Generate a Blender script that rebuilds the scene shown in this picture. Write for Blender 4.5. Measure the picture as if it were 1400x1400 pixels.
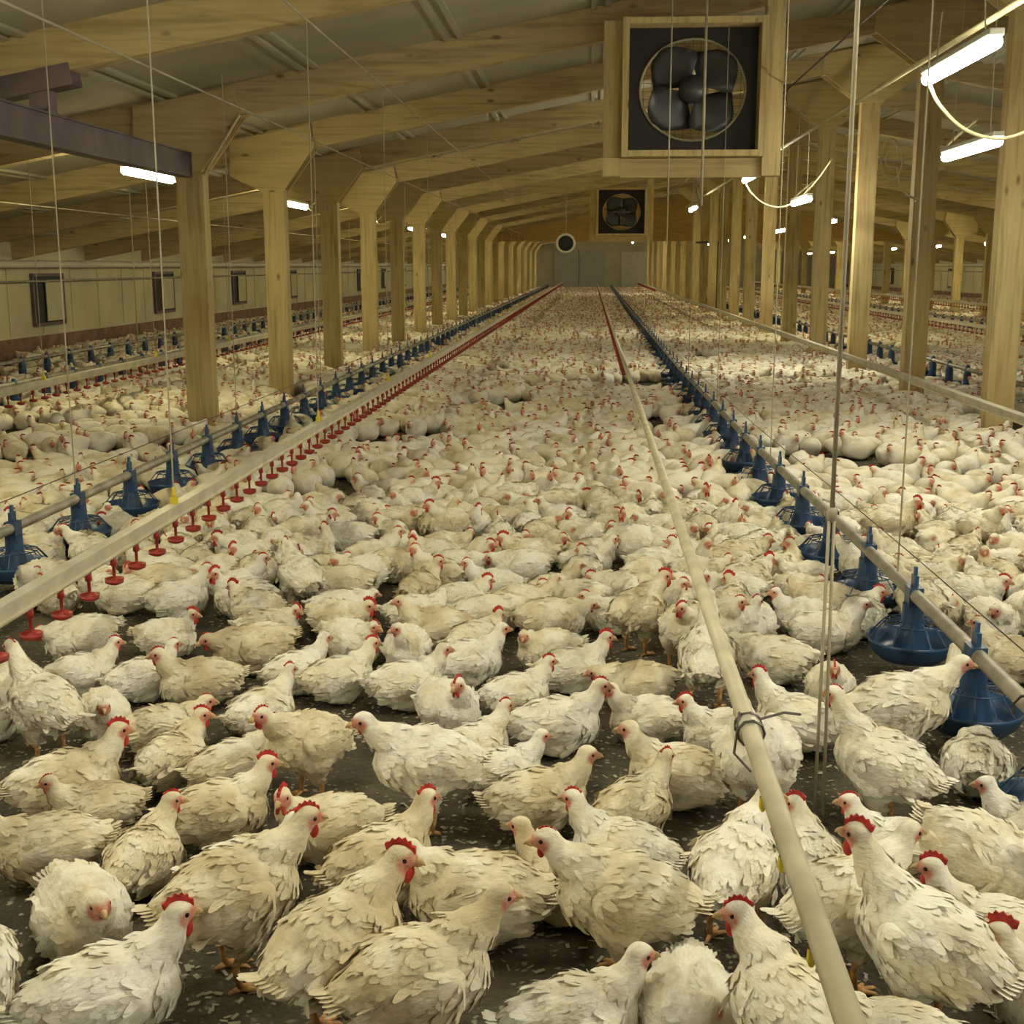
import bpy, bmesh, math, random
import numpy as np
from mathutils import Vector, Matrix, Euler, noise

for o in list(bpy.data.objects):
    bpy.data.objects.remove(o)
S = bpy.context.scene
COL = S.collection
R = math.radians
rng = random.Random(7)
nrng = np.random.RandomState(7)

# ------------------------------------------------------------------ camera, world, exposure
CAM_H, F = 1.45, 1700.0
PITCH = math.atan(337 / F)
YAW = math.atan(108 * math.cos(PITCH) / F)
cd = bpy.data.cameras.new('camera')
cam = bpy.data.objects.new('camera', cd)
COL.objects.link(cam)
cd.sensor_width = 36
cd.lens = F / 1400 * 36
cd.clip_end = 300
cam.location = (0, 0, CAM_H)
cam.rotation_euler = (R(90) - PITCH, 0, YAW)
S.camera = cam
w = bpy.data.worlds.new('world')
S.world = w
w.use_nodes = True
w.node_tree.nodes['Background'].inputs[0].default_value = (0.8, 0.85, 1.0, 1)
w.node_tree.nodes['Background'].inputs[1].default_value = 0.05
S.view_settings.view_transform = 'Standard'
S.view_settings.look = 'None'
S.view_settings.gamma = 1
S.view_settings.use_curve_mapping = False
S.view_settings.exposure = 0.42
S.cycles.use_denoising = True
S.cycles.max_bounces = 5
S.cycles.diffuse_bounces = 4
S.cycles.sample_clamp_indirect = 4
TUBE_WARM = (1.0, 0.86, 0.48)
TUBE_COOL = (1.0, 0.93, 0.72)
TUBE_POWER = 68.0

CR = cam.rotation_euler.to_matrix()


def unproj(px, py, z=0.0):
    """the point at height z that the photograph shows at px, py"""
    d = CR @ Vector(((px - 700) / F, (700 - py) / F, -1))
    t = (z - CAM_H) / d.z
    return d.x * t, d.y * t


def proj(x, y, z):
    v = CR.transposed() @ (Vector((x, y, z)) - Vector((0, 0, CAM_H)))
    if v.z > -0.05:
        return None
    return 700 + F * v.x / -v.z, 700 - F * v.y / -v.z


# ------------------------------------------------------------------ materials
def newmat(name):
    m = bpy.data.materials.new(name)
    m.use_nodes = True
    nt = m.node_tree
    return m, nt, nt.nodes['Principled BSDF'], nt.nodes.new, nt.links.new


def ramp(nt, stops):
    r = nt.nodes.new('ShaderNodeValToRGB')
    e = r.color_ramp.elements
    while len(e) < len(stops):
        e.new(0.5)
    for k, (p, c) in enumerate(stops):
        e[k].position = p
        e[k].color = (*c, 1) if len(c) == 3 else c
    return r


def plain(name, col, rough=0.6, metal=0.0, var=0.12, scale=6.0, spec=0.4):
    m, nt, b, N, L = newmat(name)
    tc = N('ShaderNodeTexCoord')
    n = N('ShaderNodeTexNoise')
    n.inputs['Scale'].default_value = scale
    n.inputs['Detail'].default_value = 5
    L(tc.outputs['Object'], n.inputs['Vector'])
    lo = tuple(c * (1 - var * 2) for c in col)
    hi = tuple(min(1, c * (1 + var)) for c in col)
    r = ramp(nt, [(0.3, lo), (0.7, hi)])
    L(n.outputs['Fac'], r.inputs['Fac'])
    L(r.outputs['Color'], b.inputs['Base Color'])
    b.inputs['Roughness'].default_value = rough
    b.inputs['Metallic'].default_value = metal
    b.inputs['Specular IOR Level'].default_value = spec
    return m


def wood(name, col, axis, dark=0.62, stain=(0.35, 0.2, 0.07)):
    m, nt, b, N, L = newmat(name)
    tc = N('ShaderNodeTexCoord')
    oi = N('ShaderNodeObjectInfo')
    add = N('ShaderNodeVectorMath')
    add.operation = 'ADD'
    mul = N('ShaderNodeVectorMath')
    mul.operation = 'SCALE'
    cb = N('ShaderNodeCombineXYZ')
    for k in range(3):
        L(oi.outputs['Random'], cb.inputs[k])
    L(cb.outputs[0], mul.inputs[0])
    mul.inputs['Scale'].default_value = 37
    L(tc.outputs['Object'], add.inputs[0])
    L(mul.outputs[0], add.inputs[1])
    mp = N('ShaderNodeMapping')
    sc = [14, 14, 14]
    sc[axis] = 0.9
    mp.inputs['Scale'].default_value = sc
    L(add.outputs[0], mp.inputs['Vector'])
    n = N('ShaderNodeTexNoise')
    n.inputs['Scale'].default_value = 1.6
    n.inputs['Detail'].default_value = 7
    n.inputs['Distortion'].default_value = 0.6
    L(mp.outputs[0], n.inputs['Vector'])
    r = ramp(nt, [(0.28, tuple(c * dark for c in col)), (0.5, col), (0.75, tuple(min(1, c * 1.15) for c in col))])
    L(n.outputs['Fac'], r.inputs['Fac'])
    # knots
    mp2 = N('ShaderNodeMapping')
    s2 = [5, 5, 5]
    s2[axis] = 2.2
    mp2.inputs['Scale'].default_value = s2
    L(add.outputs[0], mp2.inputs['Vector'])
    v = N('ShaderNodeTexVoronoi')
    v.inputs['Scale'].default_value = 1.0
    L(mp2.outputs[0], v.inputs['Vector'])
    kr = ramp(nt, [(0.04, (1, 1, 1)), (0.12, (0, 0, 0))])
    L(v.outputs['Distance'], kr.inputs['Fac'])
    mx = N('ShaderNodeMixRGB')
    mx.inputs['Color2'].default_value = (*[c * 0.35 for c in col], 1)
    L(kr.outputs['Color'], mx.inputs['Fac'])
    L(r.outputs['Color'], mx.inputs['Color1'])
    # large stains
    n3 = N('ShaderNodeTexNoise')
    n3.inputs['Scale'].default_value = 1.1
    n3.inputs['Detail'].default_value = 4
    L(add.outputs[0], n3.inputs['Vector'])
    sr = ramp(nt, [(0.5, (0, 0, 0)), (0.8, (0.6, 0.6, 0.6))])
    L(n3.outputs['Fac'], sr.inputs['Fac'])
    mx2 = N('ShaderNodeMixRGB')
    mx2.inputs['Color2'].default_value = (*stain, 1)
    L(sr.outputs['Color'], mx2.inputs['Fac'])
    L(mx.outputs[0], mx2.inputs['Color1'])
    L(mx2.outputs[0], b.inputs['Base Color'])
    b.inputs['Roughness'].default_value = 0.7
    b.inputs['Specular IOR Level'].default_value = 0.25
    bp = N('ShaderNodeBump')
    bp.inputs['Strength'].default_value = 0.25
    bp.inputs['Distance'].default_value = 0.01
    L(n.outputs['Fac'], bp.inputs['Height'])
    L(bp.outputs[0], b.inputs['Normal'])
    return m


def feather_mat(name, stuff=False):
    m, nt, b, N, L = newmat(name)
    tc = N('ShaderNodeTexCoord')
    if stuff:
        at = N('ShaderNodeAttribute')
        at.attribute_name = 'tone'
        tone = at.outputs['Fac']
        vec = tc.outputs['Object']
    else:
        oi = N('ShaderNodeObjectInfo')
        sp = N('ShaderNodeSeparateColor')
        L(oi.outputs['Color'], sp.inputs[0])
        tone = sp.outputs[0]
        cb = N('ShaderNodeCombineXYZ')
        for k in range(3):
            L(sp.outputs[1], cb.inputs[k])
        sc = N('ShaderNodeVectorMath')
        sc.operation = 'SCALE'
        sc.inputs['Scale'].default_value = 9
        L(cb.outputs[0], sc.inputs[0])
        ad = N('ShaderNodeVectorMath')
        ad.operation = 'ADD'
        L(tc.outputs['Object'], ad.inputs[0])
        L(sc.outputs[0], ad.inputs[1])
        vec = ad.outputs[0]
    n = N('ShaderNodeTexNoise')
    n.inputs['Scale'].default_value = 7
    n.inputs['Detail'].default_value = 4
    L(vec, n.inputs['Vector'])
    r = ramp(nt, [(0.22, (0.60, 0.51, 0.33)), (0.40, (0.78, 0.71, 0.52)), (0.55, (0.85, 0.82, 0.68)), (0.75, (0.89, 0.88, 0.79))])
    am = N('ShaderNodeMath')
    am.operation = 'MULTIPLY_ADD'
    L(tone, am.inputs[0])
    am.inputs[1].default_value = 0.34
    L(n.outputs['Fac'], am.inputs[2])
    am2 = N('ShaderNodeMath')
    am2.operation = 'SUBTRACT'
    L(am.outputs[0], am2.inputs[0])
    am2.inputs[1].default_value = 0.16
    L(am2.outputs[0], r.inputs['Fac'])
    # dung specks and grime
    n2 = N('ShaderNodeTexNoise')
    n2.inputs['Scale'].default_value = 34
    n2.inputs['Detail'].default_value = 3
    n2.inputs['Roughness'].default_value = 0.6
    L(vec, n2.inputs['Vector'])
    g = ramp(nt, [(0.62, (0, 0, 0)), (0.78, (0.4, 0.4, 0.4))])
    L(n2.outputs['Fac'], g.inputs['Fac'])
    mx = N('ShaderNodeMixRGB')
    mx.inputs['Color2'].default_value = (0.30, 0.25, 0.16, 1)
    L(g.outputs['Color'], mx.inputs['Fac'])
    L(r.outputs['Color'], mx.inputs['Color1'])
    n6 = N('ShaderNodeTexNoise')
    n6.inputs['Scale'].default_value = 9
    n6.inputs['Detail'].default_value = 5
    n6.inputs['Roughness'].default_value = 0.65
    of6 = N('ShaderNodeVectorMath')
    of6.operation = 'ADD'
    of6.inputs[1].default_value = (5.3, 1.7, 8.1)
    L(vec, of6.inputs[0])
    L(of6.outputs[0], n6.inputs['Vector'])
    g6 = ramp(nt, [(0.50, (0, 0, 0)), (0.70, (0.55, 0.55, 0.55))])
    L(n6.outputs['Fac'], g6.inputs['Fac'])
    mx6 = N('ShaderNodeMixRGB')
    mx6.inputs['Color2'].default_value = (0.36, 0.30, 0.19, 1)
    L(g6.outputs['Color'], mx6.inputs['Fac'])
    L(mx.outputs[0], mx6.inputs['Color1'])
    mx = mx6
    # bare skin of the face
    sk = N('ShaderNodeAttribute')
    sk.attribute_name = 'skin'
    cl = N('ShaderNodeClamp')
    L(sk.outputs['Fac'], cl.inputs[0])
    n3 = N('ShaderNodeTexNoise')
    n3.inputs['Scale'].default_value = 60
    L(vec, n3.inputs['Vector'])
    fr = ramp(nt, [(0.3, (0.55, 0.17, 0.12)), (0.7, (0.66, 0.38, 0.29))])
    L(n3.outputs['Fac'], fr.inputs['Fac'])
    mx2 = N('ShaderNodeMixRGB')
    L(cl.outputs[0], mx2.inputs['Fac'])
    L(mx.outputs[0], mx2.inputs['Color1'])
    L(fr.outputs['Color'], mx2.inputs['Color2'])
    out = mx2.outputs[0]
    if stuff:
        gt = N('ShaderNodeMath')
        gt.operation = 'GREATER_THAN'
        gt.inputs[1].default_value = 1.5
        L(sk.outputs['Fac'], gt.inputs[0])
        mx3 = N('ShaderNodeMixRGB')
        mx3.inputs['Color2'].default_value = (0.42, 0.05, 0.035, 1)
        L(gt.outputs[0], mx3.inputs['Fac'])
        L(out, mx3.inputs['Color1'])
        out = mx3.outputs[0]
    L(out, b.inputs['Base Color'])
    b.inputs['Roughness'].default_value = 0.85
    b.inputs['Specular IOR Level'].default_value = 0.15
    if not stuff:
        mp = N('ShaderNodeMapping')
        mp.inputs['Scale'].default_value = (22, 60, 60)
        L(vec, mp.inputs['Vector'])
        bn = N('ShaderNodeTexNoise')
        bn.inputs['Scale'].default_value = 1.5
        bn.inputs['Detail'].default_value = 5
        L(mp.outputs[0], bn.inputs['Vector'])
        bp = N('ShaderNodeBump')
        bp.inputs['Strength'].default_value = 0.5
        bp.inputs['Distance'].default_value = 0.006
        L(bn.outputs['Fac'], bp.inputs['Height'])
        L(bp.outputs[0], b.inputs['Normal'])
    return m


def litter_mat():
    m, nt, b, N, L = newmat('litter')
    tc = N('ShaderNodeTexCoord')
    n = N('ShaderNodeTexNoise')
    n.inputs['Scale'].default_value = 3.0
    n.inputs['Detail'].default_value = 8
    n.inputs['Roughness'].default_value = 0.65
    L(tc.outputs['Object'], n.inputs['Vector'])
    r = ramp(nt, [(0.3, (0.026, 0.0225, 0.015)), (0.5, (0.068, 0.058, 0.038)), (0.72, (0.15, 0.128, 0.085))])
    L(n.outputs['Fac'], r.inputs['Fac'])
    wn = N('ShaderNodeTexNoise')
    wn.inputs['Scale'].default_value = 30
    L(tc.outputs['Object'], wn.inputs['Vector'])
    wa = N('ShaderNodeVectorMath')
    wa.operation = 'MULTIPLY_ADD'
    L(wn.outputs['Color'], wa.inputs[0])
    wa.inputs[1].default_value = (0.03, 0.03, 0.03)
    L(tc.outputs['Object'], wa.inputs[2])
    v = N('ShaderNodeTexVoronoi')
    v.inputs['Scale'].default_value = 58
    L(wa.outputs[0], v.inputs['Vector'])
    vs = N('ShaderNodeSeparateColor')
    L(v.outputs['Color'], vs.inputs[0])
    chip = ramp(nt, [(0.72, (0, 0, 0)), (0.80, (1, 1, 1))])
    L(vs.outputs[0], chip.inputs['Fac'])
    edge = ramp(nt, [(0.30, (1, 1, 1)), (0.45, (0, 0, 0))])
    L(v.outputs['Distance'], edge.inputs['Fac'])
    mm = N('ShaderNodeMath')
    mm.operation = 'MULTIPLY'
    L(chip.outputs['Color'], mm.inputs[0])
    L(edge.outputs['Color'], mm.inputs[1])
    big = ramp(nt, [(0.35, (0.15, 0.15, 0.15)), (0.58, (0.9, 0.9, 0.9))])
    n4 = N('ShaderNodeTexNoise')
    n4.inputs['Scale'].default_value = 2.1
    L(tc.outputs['Object'], n4.inputs['Vector'])
    L(n4.outputs['Fac'], big.inputs['Fac'])
    m3 = N('ShaderNodeMath')
    m3.operation = 'MULTIPLY'
    L(mm.outputs[0], m3.inputs[0])
    L(big.outputs['Color'], m3.inputs[1])
    mx = N('ShaderNodeMixRGB')
    mx.inputs['Color2'].default_value = (0.46, 0.42, 0.31, 1)
    L(m3.outputs[0], mx.inputs['Fac'])
    L(r.outputs['Color'], mx.inputs['Color1'])
    L(mx.outputs[0], b.inputs['Base Color'])
    b.inputs['Roughness'].default_value = 0.8
    b.inputs['Specular IOR Level'].default_value = 0.3
    bp = N('ShaderNodeBump')
    bp.inputs['Strength'].default_value = 0.9
    bp.inputs['Distance'].default_value = 0.02
    n5 = N('ShaderNodeTexNoise')
    n5.inputs['Scale'].default_value = 45
    n5.inputs['Detail'].default_value = 6
    L(tc.outputs['Object'], n5.inputs['Vector'])
    L(n5.outputs['Fac'], bp.inputs['Height'])
    L(bp.outputs[0], b.inputs['Normal'])
    return m


def emis(name, col, strength):
    m, nt, b, N, L = newmat(name)
    b.inputs['Base Color'].default_value = (0.9, 0.9, 0.9, 1)
    b.inputs['Emission Color'].default_value = (*col, 1)
    b.inputs['Emission Strength'].default_value = strength
    return m


M = {}
M['feather'] = feather_mat('feather')
M['flock'] = feather_mat('flock_feather', True)
M['litter'] = litter_mat()
TIMBER = (0.56, 0.45, 0.22)
M['post'] = wood('timber_post', TIMBER, 2)
M['beam'] = wood('timber_beam', (0.49, 0.39, 0.20), 0, stain=(0.30, 0.19, 0.08))
M['ply'] = wood('plywood', (0.55, 0.44, 0.215), 0, 0.8)
M['bulk'] = wood('plywood_panel', (0.52, 0.34, 0.13), 0, 0.8)
M['ceil'] = plain('ceiling_sheet', (0.42, 0.40, 0.29), 0.75, var=0.08, scale=1.5)
M['wall'] = plain('wall_panel', (0.55, 0.52, 0.34), 0.7, var=0.08, scale=1.2)
M['plinth'] = plain('plinth', (0.25, 0.15, 0.10), 0.8, var=0.2, scale=4)
M['steel'] = plain('painted_steel', (0.13, 0.095, 0.115), 0.5, 0.2, var=0.2, scale=4)
M['galv'] = plain('galvanised_pipe', (0.36, 0.34, 0.27), 0.5, 0.5, var=0.2, scale=9)
M['pvc'] = plain('pvc_pipe', (0.66, 0.61, 0.43), 0.4, 0, var=0.1, scale=8)
M['alu'] = plain('aluminium_profile', (0.62, 0.60, 0.48), 0.4, 0.3, var=0.1, scale=8)
M['blue'] = plain('blue_plastic', (0.035, 0.085, 0.19), 0.35, 0, var=0.25, scale=7)
M['red'] = plain('red_plastic', (0.30, 0.028, 0.018), 0.35, 0, var=0.2, scale=20)
M['yellow'] = plain('yellow_plastic', (0.75, 0.60, 0.05), 0.4)
M['cord'] = plain('cord', (0.40, 0.36, 0.25), 0.7)
M['cable'] = plain('cable', (0.62, 0.56, 0.33), 0.5)
M['wire'] = plain('wire', (0.10, 0.09, 0.08), 0.5, 0.5)
M['fan'] = plain('fan_blade', (0.06, 0.063, 0.065), 0.4, 0.4)
M['fanring'] = plain('fan_ring', (0.36, 0.33, 0.22), 0.5, 0.4)
M['fanbox'] = plain('fan_panel', (0.022, 0.02, 0.02), 0.6)
M['housing'] = plain('lamp_housing', (0.6, 0.6, 0.52), 0.4)
M['door'] = plain('door_sheet', (0.46, 0.46, 0.40), 0.5, var=0.06)
M['white'] = plain('white_panel', (0.70, 0.68, 0.55), 0.5, var=0.05)
M['dark'] = plain('dark_opening', (0.03, 0.03, 0.028), 0.7)
M['comb'] = plain('comb_skin', (0.50, 0.035, 0.03), 0.45, var=0.2, scale=60)
M['bare'] = plain('bare_skin', (0.50, 0.20, 0.16), 0.55, var=0.2, scale=40)
M['fleck'] = plain('straw_fleck', (0.42, 0.38, 0.28), 0.8, var=0.25, scale=5)
M['beak'] = plain('beak_horn', (0.62, 0.42, 0.22), 0.4, var=0.15, scale=60)
M['eye'] = plain('eye', (0.015, 0.01, 0.008), 0.1, var=0.0)
M['leg'] = plain('scaly_leg', (0.66, 0.36, 0.14), 0.5, var=0.25, scale=50)
M['tube_warm'] = emis('tube_warm', TUBE_WARM, TUBE_POWER)
M['tube_cool'] = emis('tube_cool', TUBE_COOL, TUBE_POWER)


# ------------------------------------------------------------------ mesh helpers
class MB:
    def __init__(s):
        s.v, s.f = [], []

    def add(s, vs, fs):
        o = len(s.v)
        s.v += [tuple(v) for v in vs]
        s.f += [tuple(i + o for i in f) for f in fs]
        return s

    def box(s, c, d, rot=None):
        hx, hy, hz = d[0] / 2, d[1] / 2, d[2] / 2
        vs = [Vector((x, y, z)) for x in (-hx, hx) for y in (-hy, hy) for z in (-hz, hz)]
        if rot:
            m = Euler(rot).to_matrix()
            vs = [m @ v for v in vs]
        vs = [v + Vector(c) for v in vs]
        return s.add(vs, [(0, 1, 3, 2), (4, 6, 7, 5), (0, 4, 5, 1), (2, 3, 7, 6), (0, 2, 6, 4), (1, 5, 7, 3)])

    def tube(s, pts, r, n=8, cap=True):
        pts = [Vector(p) for p in pts]
        rs = r if isinstance(r, (list, tuple)) else [r] * len(pts)
        rings = []
        up = None
        for i, p in enumerate(pts):
            t = (pts[min(i + 1, len(pts) - 1)] - pts[max(i - 1, 0)]).normalized()
            if up is None:
                a = Vector((0, 0, 1)) if abs(t.z) < 0.9 else Vector((1, 0, 0))
                up = t.cross(a).normalized()
            else:
                up = (up - t * up.dot(t)).normalized()
            b = t.cross(up)
            rings.append([p + (up * math.cos(2 * math.pi * k / n) + b * math.sin(2 * math.pi * k / n)) * rs[i] for k in range(n)])
        vs = [v for rg in rings for v in rg]
        fs = []
        for i in range(len(pts) - 1):
            for k in range(n):
                a, b2 = i * n + k, i * n + (k + 1) % n
                fs.append((a, b2, b2 + n, a + n))
        if cap:
            fs.append(tuple(range(n))[::-1])
            fs.append(tuple((len(pts) - 1) * n + k for k in range(n)))
        return s.add(vs, fs)

    def lathe(s, prof, c=(0, 0, 0), n=20, rot=None):
        """prof: (r, z) pairs"""
        m = Euler(rot).to_matrix() if rot else Matrix.Identity(3)
        vs, fs = [], []
        for r, z in prof:
            for k in range(n):
                a = 2 * math.pi * k / n
                vs.append(m @ Vector((r * math.cos(a), r * math.sin(a), z)) + Vector(c))
        for i in range(len(prof) - 1):
            for k in range(n):
                a, b = i * n + k, i * n + (k + 1) % n
                fs.append((a, b, b + n, a + n))
        return s.add(vs, fs)

    def prism(s, poly, y0, y1):
        """poly: (x, z) outline extruded from y0 to y1"""
        n = len(poly)
        vs = [(x, y0, z) for x, z in poly] + [(x, y1, z) for x, z in poly]
        fs = [tuple(range(n)), tuple(range(2 * n - 1, n - 1, -1))]
        for k in range(n):
            j = (k + 1) % n
            fs.append((k, k + n, j + n, j))
        return s.add(vs, fs)

    def ell(s, c, r, rot=None, nu=10, nv=7):
        m = (Euler(rot).to_matrix() if rot else Matrix.Identity(3))
        vs = [Vector((0, 0, 1))]
        for i in range(1, nv):
            t = math.pi * i / nv
            for k in range(nu):
                a = 2 * math.pi * k / nu
                vs.append(Vector((math.sin(t) * math.cos(a), math.sin(t) * math.sin(a), math.cos(t))))
        vs.append(Vector((0, 0, -1)))
        fs = [(0, 1 + k, 1 + (k + 1) % nu) for k in range(nu)]
        for i in range(nv - 2):
            for k in range(nu):
                a, b = 1 + i * nu + k, 1 + i * nu + (k + 1) % nu
                fs.append((a, a + nu, b + nu, b))
        e = len(vs) - 1
        fs += [(e, e - nu + (k + 1) % nu, e - nu + k) for k in range(nu)]
        return s.add([m @ Vector((v.x * r[0], v.y * r[1], v.z * r[2])) + Vector(c) for v in vs], fs)

    def mesh(s, name, mat, smooth=False):
        me = bpy.data.meshes.new(name)
        me.from_pydata(s.v, [], s.f)
        me.materials.append(mat)
        if smooth:
            me.polygons.foreach_set('use_smooth', [True] * len(me.polygons))
        bm = bmesh.new()
        bm.from_mesh(me)
        bmesh.ops.recalc_face_normals(bm, faces=bm.faces)
        bm.to_mesh(me)
        bm.free()
        me.update()
        return me


def link(name, me, parent=None, loc=(0, 0, 0), rz=0):
    o = bpy.data.objects.new(name, me)
    COL.objects.link(o)
    o.location = loc
    o.rotation_euler = (0, 0, rz)
    if parent:
        o.parent = parent
    return o


def build(mb, name, mat, parent=None, loc=(0, 0, 0), smooth=False, bevel=0):
    o = link(name, mb.mesh(name, mat, smooth), parent, loc)
    if bevel:
        b = o.modifiers.new('bevel', 'BEVEL')
        b.width = bevel
        b.segments = 2
    return o


def tag(o, label=None, cat=None, group=None, kind=None):
    if label:
        o['label'] = label
    if cat:
        o['category'] = cat
    if group:
        o['group'] = group
    if kind:
        o['kind'] = kind
    return o


def empty(name, loc=(0, 0, 0)):
    return link(name, None, None, loc)


ORD = ['first', 'second', 'third', 'fourth', 'fifth', 'sixth', 'seventh', 'eighth', 'ninth', 'tenth', 'eleventh', 'twelfth',
       'thirteenth', 'fourteenth', 'fifteenth', 'sixteenth', 'seventeenth', 'eighteenth', 'nineteenth', 'twentieth',
       'twenty-first', 'twenty-second', 'twenty-third', 'twenty-fourth', 'twenty-fifth', 'twenty-sixth',
       'twenty-seventh', 'twenty-eighth', 'twenty-ninth', 'thirtieth']

# ------------------------------------------------------------------ the building
Y0, Y1 = -8.0, 80.0
XL, XR = -9.0, 15.9
XRIDGE = 3.45
PL, PR, PRR = -3.4, 3.45, 10.3
SL = 0.188


def under(x):
    """height of the rafters' underside"""
    h = 3.88
    return h - SL * abs(x - XRIDGE)


RD = 0.27
FR0, FRS, NFR = 10.75, 2.85, 24

fl = MB().add([(XL - .2, Y0, 0), (XR + .2, Y0, 0), (XR + .2, Y1, 0), (XL - .2, Y1, 0)], [(0, 1, 2, 3)])
tag(build(fl, 'floor', M['litter']), 'dark trampled litter floor flecked with pale straw and shavings', 'floor', kind='structure')

ce = MB()
for xa, xb in ((XL - .1, XRIDGE), (XRIDGE, XR + .1)):
    za, zb = under(xa) + RD, under(xb) + RD
    ce.add([(xa, Y0, za), (xb, Y0, zb), (xb, Y1, zb), (xa, Y1, za), (xa, Y0, za + .1), (xb, Y0, zb + .1), (xb, Y1, zb + .1), (xa, Y1, za + .1)],
           [(0, 3, 2, 1), (4, 5, 6, 7), (0, 1, 5, 4), (1, 2, 6, 5), (2, 3, 7, 6), (3, 0, 4, 7)])
x = XL + 0.6
while x < XR:                                  # battens covering the joints of the sheets
    for d in (0, 0.11):
        xx = x + d
        z = under(xx) + RD
        ce.box((xx, (Y0 + Y1) / 2, z - 0.012), (0.045, Y1 - Y0, 0.03), (0, math.atan(-SL if xx < XRIDGE else SL), 0))
    x += 1.2
tag(build(ce, 'ceiling', M['ceil']), 'sloping grey sheet ceiling with battens above the timber frames', 'ceiling', kind='structure')

for nm, xw, sd in (('left', XL, -1), ('right', XR, 1)):
    wl = MB().box((xw + sd * 0.06, (Y0 + Y1) / 2, (under(xw) + RD + .1) / 2), (0.12, Y1 - Y0, under(xw) + RD + .1))
    y = Y0 + 0.6
    while y < Y1:
        wl.box((xw - sd * 0.006, y, 0.95), (0.014, 0.05, 1.2))
        y += 1.2
    tag(build(wl, 'wall_' + nm, M['wall']), f'cream panelled {nm} side wall of the shed', 'wall', kind='structure')
    pb = MB().box((xw - sd * 0.03, (Y0 + Y1) / 2, 0.16), (0.06, Y1 - Y0, 0.32))
    tag(build(pb, 'baseboard_' + nm, M['plinth']), f'red-brown plinth along the {nm} side wall', 'baseboard', kind='structure')

gable = [(XL, 0), (XR, 0), (XR, under(XR) + RD + .05), (XRIDGE, under(XRIDGE) + RD + .05), (XL, under(XL) + RD + .05)]
tag(build(MB().prism(gable, Y1, Y1 + .12), 'wall_end', M['wall']), 'pale end wall far down the shed', 'wall', kind='structure')
tag(build(MB().prism(gable, Y0 - .12, Y0), 'wall_back', M['wall']), 'wall behind the camera', 'wall', kind='structure')

# end doors, and a white panel with the lit wall's brightness in its colour
dr = MB().box((-1.55, Y1 - .04, 1.2), (1.55, .06, 2.4)).box((0.05, Y1 - .04, 1.2), (1.55, .06, 2.4))
o = build(dr, 'door_1', M['door'], bevel=.01)
tag(o, 'grey double door in the far end wall', 'door', kind='structure')
tag(build(MB().box((3.0, Y1 - .03, 1.15), (2.2, .05, 2.3)).box((3.0, Y1 - .09, .55), (2.2, .06, .5)), 'lit_wall_panel', M['white'], bevel=.01),
    'white panel for the lit wall right of the grey doors, brightness in its colour', 'door', kind='structure')

# loose flecks of shavings and straw on the litter
fk = MB()
for q in range(5200):
    yy = 1.9 + 5.5 * rng.random() ** 1.3
    xx = rng.uniform(-.45 * yy - .3, .42 * yy + .3)
    if noise.noise(Vector((xx * 2.2, yy * 2.2, 0))) < rng.uniform(-.45, .35):
        continue
    a, l_, w_ = rng.uniform(0, 6.28), rng.uniform(.004, .013), rng.uniform(.002, .0055)
    c, s_ = math.cos(a), math.sin(a)
    z0, z1 = rng.uniform(.001, .003), rng.uniform(.002, .008)
    fk.add([(xx - l_ * c - w_ * s_, yy - l_ * s_ + w_ * c, z0), (xx - l_ * c + w_ * s_, yy - l_ * s_ - w_ * c, z0),
            (xx + l_ * c + w_ * s_, yy + l_ * s_ - w_ * c, z1), (xx + l_ * c - w_ * s_, yy + l_ * s_ + w_ * c, z1)], [(0, 1, 2, 3)])
tag(build(fk, 'straw_flecks', M['fleck']), 'pale shavings and straw flecks scattered on the dark litter', 'litter', kind='stuff')

# rafters of the frames: setting
ND = 0
for k in range(-6, NFR):
    y = FR0 + FRS * k
    poly = [(XL, under(XL)), (XRIDGE, under(XRIDGE)), (XR, under(XR)), (XR, under(XR) + RD), (XRIDGE, under(XRIDGE) + RD), (XL, under(XL) + RD)]
    n = len(poly)
    ND += 1
    mb = MB()
    for a, b in ((XL, XRIDGE), (XRIDGE, XR)):
        mb.prism([(a, under(a)), (b, under(b)), (b, under(b) + RD), (a, under(a) + RD)], y - .07, y + .07)
    tag(build(mb, f'trim_{ND}', M['beam'], loc=(0, 0, 0)), f'timber roof rafter pair, {"behind the camera" if k < -3 else ORD[k + 3] + " from the camera"}', 'rafter', kind='structure')

# bulkhead of plywood under the rafters, deep in the shed
BY = FR0 + FRS * 12
bz = 2.28
mb = MB().prism([(PL + .1, bz), (XR - .1, bz), (XR - .1, max(under(XR) + RD, bz)), (XRIDGE, under(XRIDGE) + RD), (PL + .1, under(PL) + RD)], BY - .16, BY - .135)
mb = MB().prism([(PL + .1, bz), (PRR + 1.5, bz), (PRR + 1.5, under(PRR + 1.5)), (XRIDGE, under(XRIDGE)), (PL + .1, under(PL))], BY - .16, BY - .135)
tag(build(mb, 'partition_panel', M['bulk']), 'brown plywood bulkhead hanging below the roof across the shed', 'partition panel', kind='structure')

# posts -----------------------------------------------------------------------------------
GW, GB = 0.46, 0.17


def gusset(cx, ptop):
    u = lambda x: under(x)
    return [(cx - .11, ptop - .05), (cx + .11, ptop - .05), (cx + GW, u(cx + GW) - .0), (cx + GW - .04, u(cx + GW - .04) + RD - .03),
            (cx - GW + .02, u(cx - GW + .02) + RD - .03), (cx - GW, u(cx - GW) - .12)]


def post_mesh(h):
    mb = MB()
    mb.box((0, 0, h / 2), (.23, .16, h))
    return mb


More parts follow.
